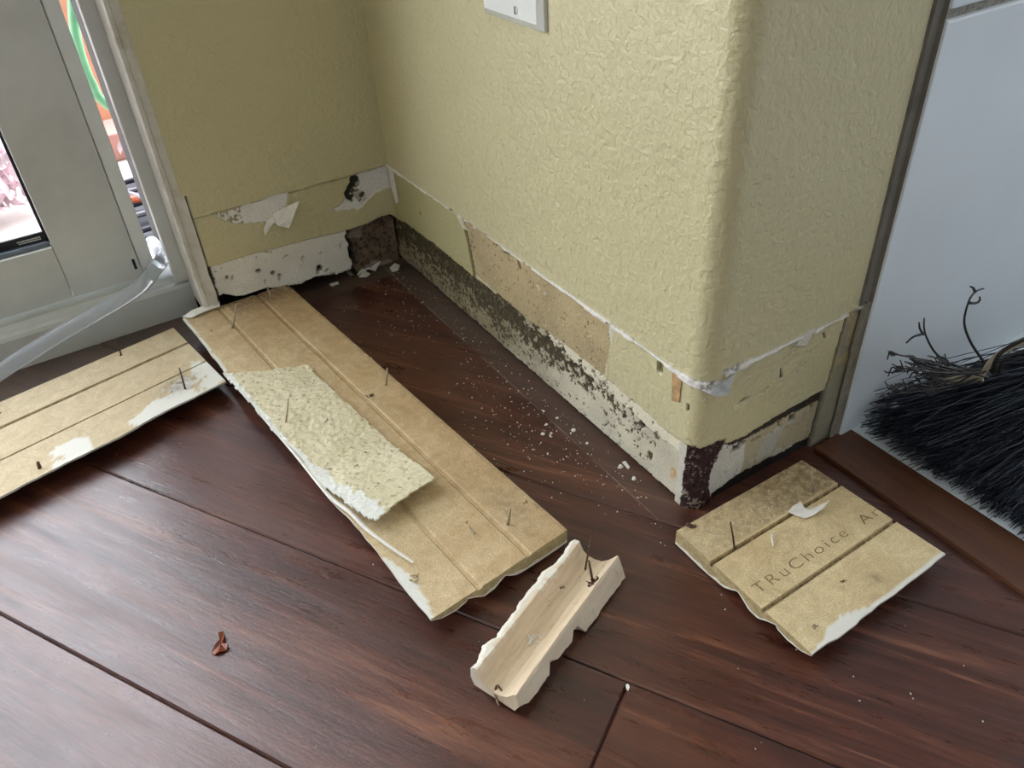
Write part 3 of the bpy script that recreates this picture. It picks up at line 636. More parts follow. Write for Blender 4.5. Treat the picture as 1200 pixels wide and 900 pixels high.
# ------------------------------------------------------------------ baseboard offcuts
PB = [0, .07, .17, .235, .25, .30, .36, .43, .50, .52, .55, .60, .63, .8, 1]
PT = [.004, .013, .017, .013, .008, .015, .026, .025, .013, .011, .018, .027, .029, .031, .029]
def board(root, TL, TR, BR, BL, grooves, mat, seed, jag=0.004, thick=1.0, stainf=None, chipf=None, dirtf=None, nearjag=0.001, name='board'):
    """TL,TR far end (thin side, thick side); BL,BR near end. a: far->near, b: thin->thick"""
    TL, TR, BR, BL = [np.array(q, float) for q in (TL, TR, BR, BL)]
    L = np.linalg.norm(BL - TL); W = np.linalg.norm(TR - TL)
    up = np.cross(TR - TL, BL - TL); up /= np.linalg.norm(up); up *= np.sign(up[2])
    bs = set(np.linspace(0, 1, 61)); gd = []
    for g0, w, dpt in grooves:
        for q in (g0 - w, g0 - w * 0.55, g0, g0 + w * 0.55, g0 + w): bs.add(q)
    bs = np.array(sorted(bs)); as_ = np.linspace(0, 1, max(40, int(L / 0.006)))
    A, Bb = np.meshgrid(as_, bs, indexing='ij')
    j0 = jag * (fbm(A * L, 0 * A, 14, 4, seed) - 0.35) * 2 / W
    Bj = Bb + np.where(Bb < 0.12, (1 - Bb / 0.12) * np.maximum(j0, -0.004), 0)
    Aj = A + np.where(A > 0.97, (A - 0.97) / 0.03, 0) * nearjag * (fbm(Bb * W, 0 * A, 40, 3, seed + 5) - 0.5) * 2
    P = ((1 - Aj) * (1 - Bj))[..., None] * TL + ((1 - Aj) * Bj)[..., None] * TR + (Aj * Bj)[..., None] * BR + (Aj * (1 - Bj))[..., None] * BL
    dep = np.zeros_like(A)
    for g0, w, dpt in grooves:
        q = np.abs(Bb - g0); dep += np.where(q < w, dpt * np.clip((w - q) / (w * 0.45), 0, 1), 0)
    und = 0.0006 * (fbm(A * L, Bb * W, 30, 3, seed + 9) - 0.5)
    T = np.interp(Bb, PB, PT) * thick
    top = P - up * (dep - und)[..., None]; bot = P - up * np.maximum(T + 0.0012 * (fbm(A * L, Bb * W, 50, 3, seed + 3) - 0.5), dep + 0.002)[..., None]
    na, nb = len(as_), len(bs); N = na * nb
    Fg = gridfaces(na, nb); Ft = Fg[:, ::-1] if np.cross(TR - TL, BL - TL)[2] > 0 else Fg
    Fb = Ft[:, ::-1] + N; Fs = []
    for i in range(na - 1):
        for j, fl_ in ((0, 1), (nb - 1, 0)):
            a, b = i * nb + j, (i + 1) * nb + j; Fs.append([a, b, b + N, a + N])
    for j in range(nb - 1):
        for i in (0, na - 1):
            a, b = i * nb + j, i * nb + j + 1; Fs.append([a, b, b + N, a + N])
    nside = 2 * (na - 1)
    midx = [0] * len(Ft) + [2] * len(Fb) + [1] * len(Fs)
    for q in range(0, nside, 2): midx[len(Ft) + len(Fb) + q] = 2    # thin edge carries the white paint
    V = np.concatenate([top.reshape(-1, 3), bot.reshape(-1, 3)])
    st = np.zeros_like(A) if stainf is None else stainf(A, Bb); ch = np.zeros_like(A) if chipf is None else chipf(A, Bb, A * L, Bb * W); di = np.zeros_like(A) if dirtf is None else dirtf(A, Bb)
    di = np.maximum(di, np.where(dep > 0.0045, 0.75, 0.0))
    f2 = lambda x: np.tile(np.asarray(x, float).ravel(), 2)
    uv = np.tile(np.c_[(A * L).ravel() + seed, (Bb * W).ravel()], (2, 1))
    o = mk(name, V, np.concatenate([Ft, Fb, np.array(Fs)]), [mat, M_cut, M_white], root, uv=uv, midx=midx, fa={'stain': f2(st), 'chip': f2(ch), 'dirt': f2(di), 'rim': np.concatenate([np.zeros(N), np.ones(N)])})
    def at(a, b, h=0.0):
        return (1 - a) * (1 - b) * TL + (1 - a) * b * TR + a * b * BR + a * (1 - b) * BL + up * h
    def inv(px, py):     # point of the top face under a pixel -> (a, b)
        d = ray(px, py); n = np.cross(TR - TL, BL - TL); X = CAM + d * (((TL - CAM) @ n) / (d @ n)); a, b = 0.5, 0.5
        for _ in range(30):
            e = X - at(a, b); Ja = (1 - b) * (BL - TL) + b * (BR - TR); Jb = (1 - a) * (TR - TL) + a * (BR - BL)
            q = np.linalg.lstsq(np.c_[Ja, Jb], e, rcond=None)[0]; a += q[0]; b += q[1]
        return a, b
    return at, inv, L, W, up
def pin(root, at, inv, foot, tip, h, mat=None, r=0.0016, head=False, bend=None):
    """a thin finishing nail standing out of a board: foot and tip pixels, height of the tip above the board"""
    a, b = inv(*foot); p0 = at(a, b, -0.004); base = at(a, b, 0.0)
    d = ray(*tip); zt = base[2] + h; p1 = CAM + d * ((zt - CAM[2]) / d[2])
    m_ = (p0 + p1) / 2 + np.array([0.001, 0.0, 0.0]); P = [p0, m_, p1]
    if bend is not None: q = CAM + ray(*bend) * ((zt + 0.001 - CAM[2]) / ray(*bend)[2]); P.append(q)
    mb = MB().tube(P, [r] * (len(P) - 1) + [r * 0.75], 7)
    rg = random.Random(int(foot[0] * 7 + foot[1]))
    for k in range(5):                                       # torn fibres round the foot
        an = rg.uniform(0, 6.28); q = base + np.array([math.cos(an), math.sin(an), 0]) * 0.003; mb.tube([base + (q - base) * 0.2, q + np.array([0, 0, rg.uniform(0.001, 0.003)])], [0.0012, 0.0004], 5)
    return mb.build('nail', mat or M_nail, root, smooth=True)
def debris(root, at, inv, px, py, size, mat, seed, h=0.0, name='splinter'):
    a, b = inv(px, py); c = at(a, b, 0.001); rg = random.Random(seed); mb = MB()
    for k in range(7):
        an = rg.uniform(0, 6.28); l = size * rg.uniform(0.4, 1); o_ = c + np.array([rg.gauss(0, size * .4), rg.gauss(0, size * .4), 0]); mb.tube([o_, o_ + np.array([math.cos(an) * l, math.sin(an) * l, rg.uniform(0.0, size * 0.6)])], [size * .22, size * .08], 5)
    return mb.build(name, mat, root)

# --- left board, painted side down, next to the sill
b1 = empty('baseboard_offcut', (0.15, -0.8, 0.0), 'long tan baseboard offcut with white crusted edge lying along the door sill', 'baseboard piece')
z = 0.038
TLp, TRp = fl(265, 447, z), fl(203, 384, z)      # right end: thin side (towards camera), thick side
BLp, BRp = fl(-60, 614, z - 0.004), fl(-60, 497, z)
def chip1(A, B, x, y):
    n = fbm(x, y, 40, 4, 8); m_ = ((A < 0.36 + 0.1 * (n - .5)) & (A > -1) & (B < 0.40 - 0.9 * A + 0.12 * (n - 0.5) * 2)) | ((A > 0.52) & (A < 0.66) & (B < 0.17 + 0.2 * (n - 0.5)))
    return m_ * 0.95 * (n > 0.28)
at1, inv1, L1, W1, up1 = board(b1, TLp, TRp, BRp, BLp, [(0.70, 0.016, 0.010), (0.355, 0.008, 0.008)], M_boardB, 11, 0.006, stainf=lambda A, B: 0.45 - 0.3 * B, chipf=chip1, dirtf=lambda A, B: 0.8 * np.exp(-(((A - 0.15) / 0.07) ** 2 + ((B - 0.24) / 0.10) ** 2)))
pin(b1, at1, inv1, (142, 417), (137, 399), 0.03); pin(b1, at1, inv1, (217, 456), (210, 431), 0.04, r=0.0018)
pin(b1, at1, inv1, (46, 549), (44, 541), 0.012, r=0.0035); debris(b1, at1, inv1, 0, 486, 0.007, M_nail, 4)
# --- big board
b2 = empty('baseboard_offcut', (0.5, -0.37, 0.0), 'longest tan baseboard offcut with a torn paper sheet stuck on it, centre of floor', 'baseboard piece')
TLp, TRp = fl(212, 374, 0.052), fl(336, 333, 0.046); BRp, BLp = fl(665, 621, 0.036), fl(505, 726, 0.036)
def chip2(A, B, x, y):
    n = fbm(x, y, 45, 4, 18); e = 0.030 + 0.03 * (n - 0.5) + 0.10 * np.exp(-((A - 0.52) / 0.07) ** 2) + 0.05 * np.exp(-((A - 0.93) / 0.04) ** 2) - 0.05 * ((A > 0.63) & (A < 0.86)) - 0.01 * (A < 0.3)
    return (B < e) * 1.0
at2, inv2, L2, W2, up2 = board(b2, TLp, TRp, BRp, BLp, [(0.335, 0.022, 0.0040), (0.70, 0.022, 0.0030)], M_boardA, 23, 0.005,
    stainf=lambda A, B: 0.15 + 0.75 * B - 0.15 * A + 0.15 * np.exp(-((A - 0.1) / 0.12) ** 2), chipf=chip2, dirtf=lambda A, B: 0.75 * np.exp(-((A) / 0.06) ** 2) * (B > 0.4) + 0.35 * np.exp(-(((A - .9) / .08) ** 2 + ((B - .85) / .12) ** 2)) + 0.25 * (B > 0.97))
Pq = [inv2(*q) for q in ((262, 440), (300, 438), (362, 431), (368, 440), (395, 465), (430, 497), (480, 545), (511, 574), (500, 582), (470, 600), (441, 623), (425, 614), (412, 603), (400, 590), (380, 575), (345, 530), (320, 505), (290, 470))]
def pmap(at, L, W, up):
    def f(u, v, h):
        a = (u / L)[:, None]; b = (v / W)[:, None]; P00, P01, P11, P10 = at(0, 0), at(0, 1), at(1, 1), at(1, 0)
        return (1 - a) * (1 - b) * P00 + (1 - a) * b * P01 + a * b * P11 + a * (1 - b) * P10 + h[:, None] * up
    return f
Pu_ = [(a * L2, b * W2) for a, b in Pq]
us = [p[0] for p in Pu_]; vs_ = [p[1] for p in Pu_]
pa_end = max(us)
def pin_(u, v): return inpoly(u + 0.006 * (fbm(u, v, 60, 3, 71) - 0.5), v + 0.006 * (fbm(u, v, 60, 3, 72) - 0.5), Pu_)
def phf(u, v):
    n = fbm(u, v, 30, 4, 73); return 0.001 + 0.0035 * n + 0.004 * np.abs(fbm(u, v, 45, 3, 75) - 0.5) + 0.020 * sstep(pa_end - 0.20, pa_end, u) + 0.003 * (fbm(u, v, 130, 2, 76) - .5)
sheet = masked_sheet('torn_paper_sheet', min(us), max(us), min(vs_), max(vs_), 0.0028, pin_, pmap(at2, L2, W2, up2), 0.003, M_paper, b2, phf)
me = sheet.data; uvd = np.empty(len(me.loops) * 2, np.float32); me.uv_layers[0].data.foreach_get('uv', uvd); uvd = uvd.reshape(-1, 2); li = np.empty(len(me.loops), np.int32); me.loops.foreach_get('vertex_index', li)
vu = np.zeros((len(me.vertices), 2)); vu[li] = uvd; nn = fbm(vu[:, 0], vu[:, 1], 60, 3, 79)
ch = ((vu[:, 1] < (0.006 + 0.022 * sstep(pa_end - 0.30, pa_end - 0.1, vu[:, 0])) * (0.4 + nn) * 1.2) | ((vu[:, 0] > pa_end - 0.08) & (vu[:, 1] < 0.045 * (0.5 + nn)))).astype(np.float32)
atn = me.attributes.new('chip', 'FLOAT', 'POINT'); atn.data.foreach_set('value', ch)
# loose strip of caulk curling off the edge of the big board
cp = [fl(*q) for q in ()]; 
ed = [at2(*inv2(*q), h) for q, h in (((300, 480), 0.000), ((345, 533), 0.004), ((385, 583), 0.007), ((412, 606), 0.009), ((430, 625), 0.011), ((455, 645), 0.012), ((485, 665), 0.011))]
st_ = spline(ed, 6); n_ = len(st_)
tag(MB().tube(st_, [0.0035 * (0.35 + 0.65 * math.sin(math.pi * min(1, max(0.06, i / n_))) ** 0.5) for i in range(n_)], 6).build('caulk_strip', M_chip, b2), 'white strip of caulk curling off the edge')
Pf = [at2(*inv2(x, y), h) for x, y, h in ((214, 373, 0.002), (226, 367, 0.006), (242, 362, 0.009), (258, 358, 0.009), (259, 362, 0.007), (241, 368, 0.006), (225, 374, 0.003))]
n = len(Pf); mk('paint_flake', [p + up2 * 0.002 for p in Pf] + Pf, [list(range(n)), list(range(n, 2 * n))[::-1]] + [[i, n + i, n + (i + 1) % n, (i + 1) % n] for i in range(n)], M_chip, b2)
pin(b2, at2, inv2, (272, 385), (277, 356), 0.045, M_nailp, 0.002, bend=(283, 355)); pin(b2, at2, inv2, (319, 352), (313, 336), 0.03, M_nailp, 0.0022)
pin(b2, at2, inv2, (452, 453), (454, 431), 0.035, M_nailp, 0.002); pin(b2, at2, inv2, (334, 499), (338, 467), 0.05, M_nailp, 0.0018)
pin(b2, at2, inv2, (595, 617), (598, 596), 0.035, M_nailp, 0.002); pin(b2, at2, inv2, (547, 614), (556, 625), 0.004, M_nailp, 0.002)
debris(b2, at2, inv2, 486, 679, 0.009, M_cut, 3); debris(b2, at2, inv2, 617, 591, 0.005, M_cut, 5); debris(b2, at2, inv2, 249, 388, 0.004, M_cut, 6); debris(b2, at2, inv2, 432, 466, 0.007, M_nail, 8)
# --- square offcut
b3 = empty('baseboard_offcut', (1.22, 0.11, 0.0), 'short square tan baseboard offcut with grooves and faded stamped print, below the outer corner', 'baseboard piece')
z = 0.034
TLp, TRp = fl(1111, 651, z), fl(940, 539, z); BLp, BRp = fl(955, 770, z), fl(793, 622, z)
def chip3(A, B, x, y):
    n = fbm(x, y, 45, 4, 28); return (B < 0.022 + 0.04 * (n - 0.5) + 0.06 * np.exp(-((A - 0.75) / 0.12) ** 2)) * 1.0
at3, inv3, L3, W3, up3 = board(b3, TLp, TRp, BRp, BLp, [(0.715, 0.014, 0.009), (0.335, 0.014, 0.007)], M_boardC, 37, 0.007,
    stainf=lambda A, B: 0.2 + 0.5 * B + 0.35 * np.exp(-((A - 0.5) / 0.3) ** 2) * (B < 0.3), chipf=chip3, dirtf=lambda A, B: 0.8 * (B > 0.735) * (0.35 + 0.5 * (1 - A)) + 0.5 * np.exp(-(((A - .42) / .05) ** 2 + ((B - .13) / .04) ** 2)), nearjag=0.004)
pin(b3, at3, inv3, (861, 641), (856, 612), 0.045); pin(b3, at3, inv3, (953, 577), (949, 551), 0.04, M_nailp, 0.0022); pin(b3, at3, inv3, (815, 617), (805, 614), 0.006, M_nail, 0.004)
debris(b3, at3, inv3, 955, 735, 0.005, M_nailp, 13); debris(b3, at3, inv3, 988, 682, 0.004, M_nail, 14)
cr = [at3(*inv3(*q), h) for q, h in (((909, 626), 0.001), ((905, 630), 0.008), ((903, 634), 0.01), ((906, 641), 0.002))]
MB().tube(spline(cr, 4), 0.0014, 6).build('paper_curl', M_chip, b3)
# stamped print
def text_on(root, body, a0, b0, a1, b1, size, at, up, L, W):
    cu = bpy.data.curves.new('printed_text', 'FONT'); cu.body = body; cu.size = 1.0; cu.extrude = 0.0; cu.offset = -0.012; cu.space_character = 1.25
    to = bpy.data.objects.new('tmp_text', cu); C.objects.link(to); dg = bpy.context.evaluated_depsgraph_get(); me = bpy.data.meshes.new_from_object(to.evaluated_get(dg))
    vs2 = np.array([v.co[:] for v in me.vertices]); Fs = [list(p.vertices) for p in me.polygons]; bpy.data.objects.remove(to)
    p0 = at(a0, b0, 0.0006); p1 = at(a1, b1, 0.0006); ex = (p1 - p0) / np.linalg.norm(p1 - p0); ey = np.cross(up, ex); wid = vs2[:, 0].max(); sx_ = np.linalg.norm(p1 - p0) / wid
    V = p0 + np.outer(vs2[:, 0] * sx_, ex) + np.outer(vs2[:, 1] * size, ey); return mk('printed_text', V, Fs, M_ink, root)
a0, b0 = inv3(889, 697); a1, b1_ = inv3(1033, 602)
text_on(b3, 'TRuChoice  Ar', a0, b0, a1, b1_, 0.026, at3, up3, L3, W3)
# curled white flake on the square offcut
fk = [((923, 602), 0.004), ((928, 597), 0.006), ((937, 593), 0.009), ((942, 597), 0.003), ((948, 599), 0.003), ((958, 598), 0.007), ((970, 594), 0.014), ((964, 600), 0.008), ((953, 606), 0.004), ((943, 609), 0.002), ((932, 606), 0.003)]
P = [at3(*inv3(*q), h) for q, h in fk]; cc = at3(*inv3(945, 602), 0.003); n = len(P)
V = [p + up3 * 0.0015 for p in P] + [cc + up3 * 0.0015] + P + [cc]
o = mk('paint_flake', V, [[i, (i + 1) % n, n] for i in range(n)] + [[n + 1 + (i + 1) % n, n + 1 + i, 2 * n + 1] for i in range(n)] + [[i, n + 1 + i, n + 1 + (i + 1) % n, (i + 1) % n] for i in range(n)], M_chip)
tag(o, 'curled white paint flake lying on the square tan offcut', 'paint flake')

# --- hollow moulding scrap
b4 = empty('molding_offcut', (1.0, -0.33, 0.0), 'short hollow-backed moulding offcut with ragged white edge and nails, between two boards', 'moulding piece')
pa = [fl(556, 786, 0.042), fl(600, 817, 0.030)]; pb = [fl(668, 636, 0.042), fl(722, 652, 0.042)]
A0 = fl(556, 784, 0.045); A1 = fl(604, 818, 0.040); B0 = fl(676, 634, 0.045); B1 = fl(724, 652, 0.045)
# cross-section: (across, height), 0 = left rim, 1 = right rim
cs = [(-0.07, 0.004, 1), (-0.16, 0.020, 1), (-0.13, 0.040, 1), (-0.02, 0.047, 1), (0.06, 0.047, 0), (0.10, 0.040, 0), (0.16, 0.029, 0), (0.28, 0.021, 0), (0.45, 0.018, 0), (0.62, 0.020, 0), (0.78, 0.028, 0), (0.90, 0.038, 0), (0.97, 0.046, 0), (1.0, 0.047, 0), (1.03, 0.044, 2), (1.12, 0.024, 2), (1.20, 0.004, 2), (0.95, 0.002, 2), (0.55, 0.006, 2), (0.2, 0.004, 2)]
na = 140; V = []; UV = []; CH = []; DI = []; k = len(cs)
for i in range(na):
    a = i / (na - 1); P0 = A0 * (1 - a) + B0 * a; P1 = A1 * (1 - a) + B1 * a; ac = P1 - P0
    jl = (fbm(a * 1.0, 0.0, 7, 2, 91) - 0.5) * 0.22 + (fbm(a, 3.0, 45, 3, 92) - 0.5) * 0.06; jr = 0.45 * float(np.interp(a, [0, 0.05, 0.12, 0.24, 0.28, 0.33, 0.46, 0.50, 0.54, 0.57, 1.0], [0.75, 0.45, 0.35, 0.40, 0.95, 0.55, 0.40, 0.85, 0.75, 0.05, 0.0])) + 0.05 * (fbm(a, 9.0, 50, 3, 95) - 0.5)
    for q, (x, h, f) in enumerate(cs):
        xx = x + (jl * (1 if q in (1, 2, 3) else 0)); hh_ = h
        if q in (15, 16): hh_ = h + (0.030 if q == 16 else 0.008) * (jr * 2.4) * (0.5 if q == 15 else 0.85)
        if q in (15, 16): xx = x - jr * (0.12 if q == 15 else 0.35)
        if q == 17: hh_ = 0.002 + 0.012 * jr
        p = P0 + ac * xx; V.append((p[0] + 0.003 * (fbm(q, a, 12, 2, 5) - .5), p[1], hh_ + 0.0006 * (fbm(q * 1.3, a, 40, 2, 6) - .5)))
        UV.append((a * 0.25, xx * 0.08)); CH.append(1.0 if (f == 1 or (q == 4 and fbm(a, 1.0, 30, 3, 7) > 0.5)) else (0.25 if f == 2 else 0.0)); DI.append(1.0 if (a > 0.55 and f == 0) else 0.15)
F = [[i * k + j, i * k + (j + 1) % k, (i + 1) * k + (j + 1) % k, (i + 1) * k + j] for i in range(na - 1) for j in range(k)]
b_ = len(V)
for i in (0, na - 1):                                            # end faces, fanned to the underside
    for j in range(k): F.append([i * k + j, i * k + (j + 1) % k, b_]) if False else None
F = [f for f in F if f]
from mathutils.geometry import tessellate_polygon
for i in (0, na - 1):
    loop = [Vector((cs[j][0] * 0.1, V[i * k + j][2], 0)) for j in range(k)]
    for tri in tessellate_polygon([loop]): F.append([i * k + q for q in tri])
mo = mk('molding_body', V, F, M_mold, b4, uv=UV, fa={'chip': CH, 'dirt': DI})
def at4(a, b, h=0.0):
    P0 = A0 * (1 - a) + B0 * a; P1 = A1 * (1 - a) + B1 * a; p = P0 + (P1 - P0) * b; hh = np.interp(b, [c[0] for c in cs[4:14]], [c[1] for c in cs[4:14]]); return np.array([p[0], p[1], hh + h])
def stick4(a, b, tip, h, mat=M_nail, r=0.0017):
    p = at4(a, b, -0.003); d = ray(*tip); z = p[2] + h; q = CAM + d * ((z - CAM[2]) / d[2]); return MB().tube([p, (p + q) / 2, q], [r, r, r * .7], 7).build('nail', mat, b4, smooth=True)
stick4(0.90, 0.42, (694, 622), 0.05); stick4(0.80, 0.85, (690, 657), 0.045, r=0.002)
mb = MB(); rg = random.Random(9)
for k2 in range(22):
    c = at4(0.80 + rg.gauss(0, 0.02), 0.86 + rg.gauss(0, 0.05), 0.002); mb.tube([c, c + np.array([rg.gauss(0, .004), rg.gauss(0, .004), abs(rg.gauss(0, .003))])], [0.0012, 0.0004], 5)
mb.build('splinter', M_nail, b4)
mb = MB()
for k2 in range(16):
    c = at4(0.36 + rg.gauss(0, 0.03), 0.42 + rg.gauss(0, 0.03), 0.001); mb.tube([c, c + np.array([rg.gauss(0, .005), rg.gauss(0, .005), abs(rg.gauss(0, .002))])], [0.0013, 0.0005], 5)
mb.build('paint_crumb', M_chip, b4)
cl4 = at4(0.03, 0.45, 0.0); MB().tube(spline([cl4 + np.array([0.012, 0, 0.010]), cl4 + np.array([0, 0, 0.005]), cl4 + np.array([0.004, -0.006, -0.004]), cl4 + np.array([0.02, -0.01, -0.006])], 4), 0.0016, 6).build('staple', M_nail, b4)

# ------------------------------------------------------------------ outlet plate
op = empty('outlet_plate', (0.61, -0.0045, 0.69), 'white plastic cover plate with a slotted screw on the yellow wall', 'wall plate')
def pillow(x0, x1, z0, z1, d, b):
    V = [(x0, -.0045, z0), (x1, -.0045, z0), (x1, -.0045, z1), (x0, -.0045, z1), (x0, -.0045 - d * .45, z0), (x1, -.0045 - d * .45, z0), (x1, -.0045 - d * .45, z1), (x0, -.0045 - d * .45, z1),
         (x0 + b, -.0045 - d, z0 + b), (x1 - b, -.0045 - d, z0 + b), (x1 - b, -.0045 - d, z1 - b), (x0 + b, -.0045 - d, z1 - b)]
    return V, [[0, 3, 2, 1], [8, 9, 10, 11]] + [[q + i, q + (i + 1) % 4, q + 4 + (i + 1) % 4, q + 4 + i] for q in (0, 4) for i in range(4)]
V, F = pillow(0.524, 0.692, 0.689, 0.965, 0.013, 0.010); mk('plate', V, F, M_plate, op)
MB().box(0.582, 0.634, -0.021, -0.016, 0.755, 0.90, 0.002).build('receptacle', M_plate, op)
sp_ = pl(604, 12, 1, -0.0178)
V, F = lathe([(0.0, 0.0), (0.0058, 0.0), (0.0055, 0.0008), (0.0035, 0.0012), (0.0, 0.0013)][::1], 20); V2 = np.c_[sp_[0] + V[:, 0], sp_[1] - V[:, 2], sp_[2] + V[:, 1]]
scw = mk('screw', V2, F, M_plate, op, smooth=True); MB().box(sp_[0] - 0.0014, sp_[0] + 0.0014, sp_[1] - 0.0016, sp_[1] - 0.0008, sp_[2] - 0.0052, sp_[2] + 0.0052).build('slot', M_black, scw)

# ------------------------------------------------------------------ wood shim and torn bits on the wall
def quadprism(P, d, name, mat, parent, **k):
    P = [np.array(p) for p in P]; n = np.cross(P[1] - P[0], P[2] - P[0]); n /= np.linalg.norm(n); d3 = n * d; c = len(P)
    return mk(name, [p for p in P] + [p + d3 for p in P], [list(range(c))[::-1], list(range(c, 2 * c))] + [[i, (i + 1) % c, c + (i + 1) % c, c + i] for i in range(c)], mat, parent, **k)
M_shim = plain('shim_wood', (190, 156, 112), 0.7, var=0.25, nscale=120)
quadprism([wmap(*toM(*q), 0.002)[0] for q in ((789, 424), (801, 429), (797, 471), (788, 469))], 0.006, 'wood_sliver', M_shim, WB)
for (q, off) in ((((457, 196), (462, 198), (469, 236), (466, 238), (461, 220)), 0.003),):
    quadprism([wmap(*toM(*p), off)[0] for p in q], -0.002, 'paper_curl', M_chip, WB)
WL = [o for o in bpy.data.objects if o.name.startswith('wall_left')][0]
# big curled flap on the left wall
def lw(q, off): y, z = toL(*q); return np.array([off, y, z])
V = [lw((319, 250), 0.002), lw((338, 238), 0.012), lw((346, 232), 0.022), lw((339, 250), 0.024), lw((335, 263), 0.020), lw((324, 262), 0.012), lw((319, 258), 0.003)]
quadprism(V, 0.0015, 'paper_flap', M_chip, WL)
quadprism([lw((321, 252), 0.003), lw((320, 258), 0.010), lw((308, 273), 0.016), lw((307, 266), 0.012), lw((312, 258), 0.004)], 0.0015, 'paper_flap', M_chip, WL)
# torn corner flap of the bullnose
cn = [wmap(s, z, o_)[0] for s, z, o_ in ((SA + 0.005, 0.275, 0.005), (SA + 0.03, 0.268, 0.010), (SB + 0.01, 0.272, 0.009), (SB + 0.026, 0.275, 0.006), (SB + 0.010, 0.262, 0.014), (SB + 0.004, 0.250, 0.018), (SB - 0.012, 0.252, 0.014), (SA + 0.03, 0.256, 0.012), (SA + 0.012, 0.262, 0.008))]
c_ = np.mean(cn, axis=0) + np.array([0.002, -0.002, 0]); mk('paper_flap', cn + [c_] + [p - np.array([.0012, -.0008, 0]) for p in cn] + [c_ - np.array([.0012, -.0008, 0])], [[i, (i + 1) % 9, 9] for i in range(9)] + [[10 + (i + 1) % 9, 10 + i, 19] for i in range(9)] + [[i, 10 + i, 10 + (i + 1) % 9, (i + 1) % 9] for i in range(9)], plain('grey_gypsum_paper', (186, 190, 190), 0.7, var=0.15, nscale=120), WB)

# ------------------------------------------------------------------ clear tube
P = [pl(197, 302, 0, -0.32), pl(191, 300, 0, -0.13), pl(181, 316, 0, -0.10), pl(165, 335, 0, -0.07), pl(140, 352, 0, -0.05), pl(110, 369, 0, -0.035), pl(60, 398, 0, -0.015), pl(0, 436, 0, 0.01), pl(-60, 478, 0, 0.03), pl(-140, 540, 0, 0.06)]
P[0] = np.array([-0.26, -0.535, 0.125])
tb = MB().tube(spline(P, 8), 0.0165, 18, cap=False)
tag(tb.build('clear_tube', M_tube, smooth=True), 'translucent plastic tube led through the door gap over the white sill', 'tube')

# ------------------------------------------------------------------ dark bristle broom on the hearth
br = empty('bristle_broom', (1.4, 0.62, 0.01), 'blue-black broom of long stiff bristles lying on the tiled hearth', 'broom')
d = ray(1430, 415); ROOT = CAM + d * ((0.14 - CAM[2]) / d[2])
if ROOT[2] < 0: pass
rg = np.random.default_rng(12)
NB = 3600; Vb = []; Fb = []
edge = [fl(*q, 0.012) for q in ((1012, 492), (1022, 512), (1060, 540), (1110, 572), (1160, 602), (1210, 634), (1270, 690))]
el = np.array(edge)
topl = [CAM + ray(*q) * ((zz - CAM[2]) / ray(*q)[2]) for q, zz in (((1036, 456), 0.09), ((1085, 450), 0.10), ((1130, 440), 0.12), ((1200, 430), 0.13))]
def strand(P, r, n=3, seg=6):
    global Vb, Fb
    P = np.array(P); T = np.gradient(P, axis=0); T /= np.linalg.norm(T, axis=1)[:, None] + 1e-9
    N1 = np.cross(T, [0.3, 0.2, 1.0]); N1 /= np.linalg.norm(N1, axis=1)[:, None] + 1e-9; N2 = np.cross(T, N1); b = len(Vb) * 0 + strand.n
    for i in range(len(P)):
        rr = r * (1 - 0.65 * i / (len(P) - 1))
        for j in range(n):
            a = 2 * math.pi * j / n; Vb.append(P[i] + rr * (N1[i] * math.cos(a) + N2[i] * math.sin(a)))
    for i in range(len(P) - 1):
        for j in range(n): Fb.append([b + i * n + j, b + i * n + (j + 1) % n, b + (i + 1) * n + (j + 1) % n, b + (i + 1) * n + j])
    strand.n += len(P) * n
strand.n = 0; midb = []
for q in range(NB):
    t_ = rg.random() ** 0.9 * (len(el) - 1); i = min(int(t_), len(el) - 2); f_ = t_ - i; E = el[i] * (1 - f_) + el[i + 1] * f_
    lay = rg.random()                                    # 0 floor layer, 1 top layer
    R = ROOT + np.array([rg.normal(0, 0.045), rg.normal(0, 0.045), (lay - 0.5) * 0.09 + 0.02])
    back = 0.30 * lay ** 1.6 * rg.random() + 0.02 * abs(rg.normal())
    tip = E + (R - E) * back; tip[2] = 0.012 + 0.085 * lay * (0.35 + 0.65 * min(1, 0.4 + rg.random())) * (0.35 + 0.65 * (1 - t_ / 7)) + abs(rg.normal(0, 0.004))
    tip[:2] += rg.normal(0, 0.012, 2); tip[1] = max(tip[1], 0.385); tip[0] = max(tip[0], TX + 0.006)
    mid = (R + tip) / 2 + np.array([rg.normal(0, 0.02), rg.normal(0, 0.02), 0.02 + 0.02 * lay]); ts = np.linspace(0, 1, 8)[:, None]
    Pn = (1 - ts) ** 2 * R + 2 * ts * (1 - ts) * mid + ts ** 2 * tip
    Pn[-3:] += np.cumsum(rg.normal(0, 0.0050, (3, 3)), axis=0); Pn[:, 2] = np.maximum(Pn[:, 2], 0.0105)
    strand(Pn, rg.uniform(0.0012, 0.0026))
    midb += [1 if rg.random() < 0.16 + 0.1 * lay else 0] * 21
o = mk('bristles', Vb, Fb, [M_bris, plain('bristle_grey', (84, 92, 108), 0.4, var=0.3)], br, smooth=True, midx=midb); o['kind'] = 'stuff'
ax_ = ROOT - el[3]; ax_[2] = 0; ax_ /= np.linalg.norm(ax_); R0_ = np.array([ROOT[0], ROOT[1], ROOT[2] + 0.01])
MB().tube([R0_ - ax_ * 0.03, R0_ - ax_ * 0.01, R0_ + ax_ * 0.05, R0_ + ax_ * 0.07], [0.105, 0.115, 0.105, 0.07], 24).build('binding', M_band, br, smooth=True)
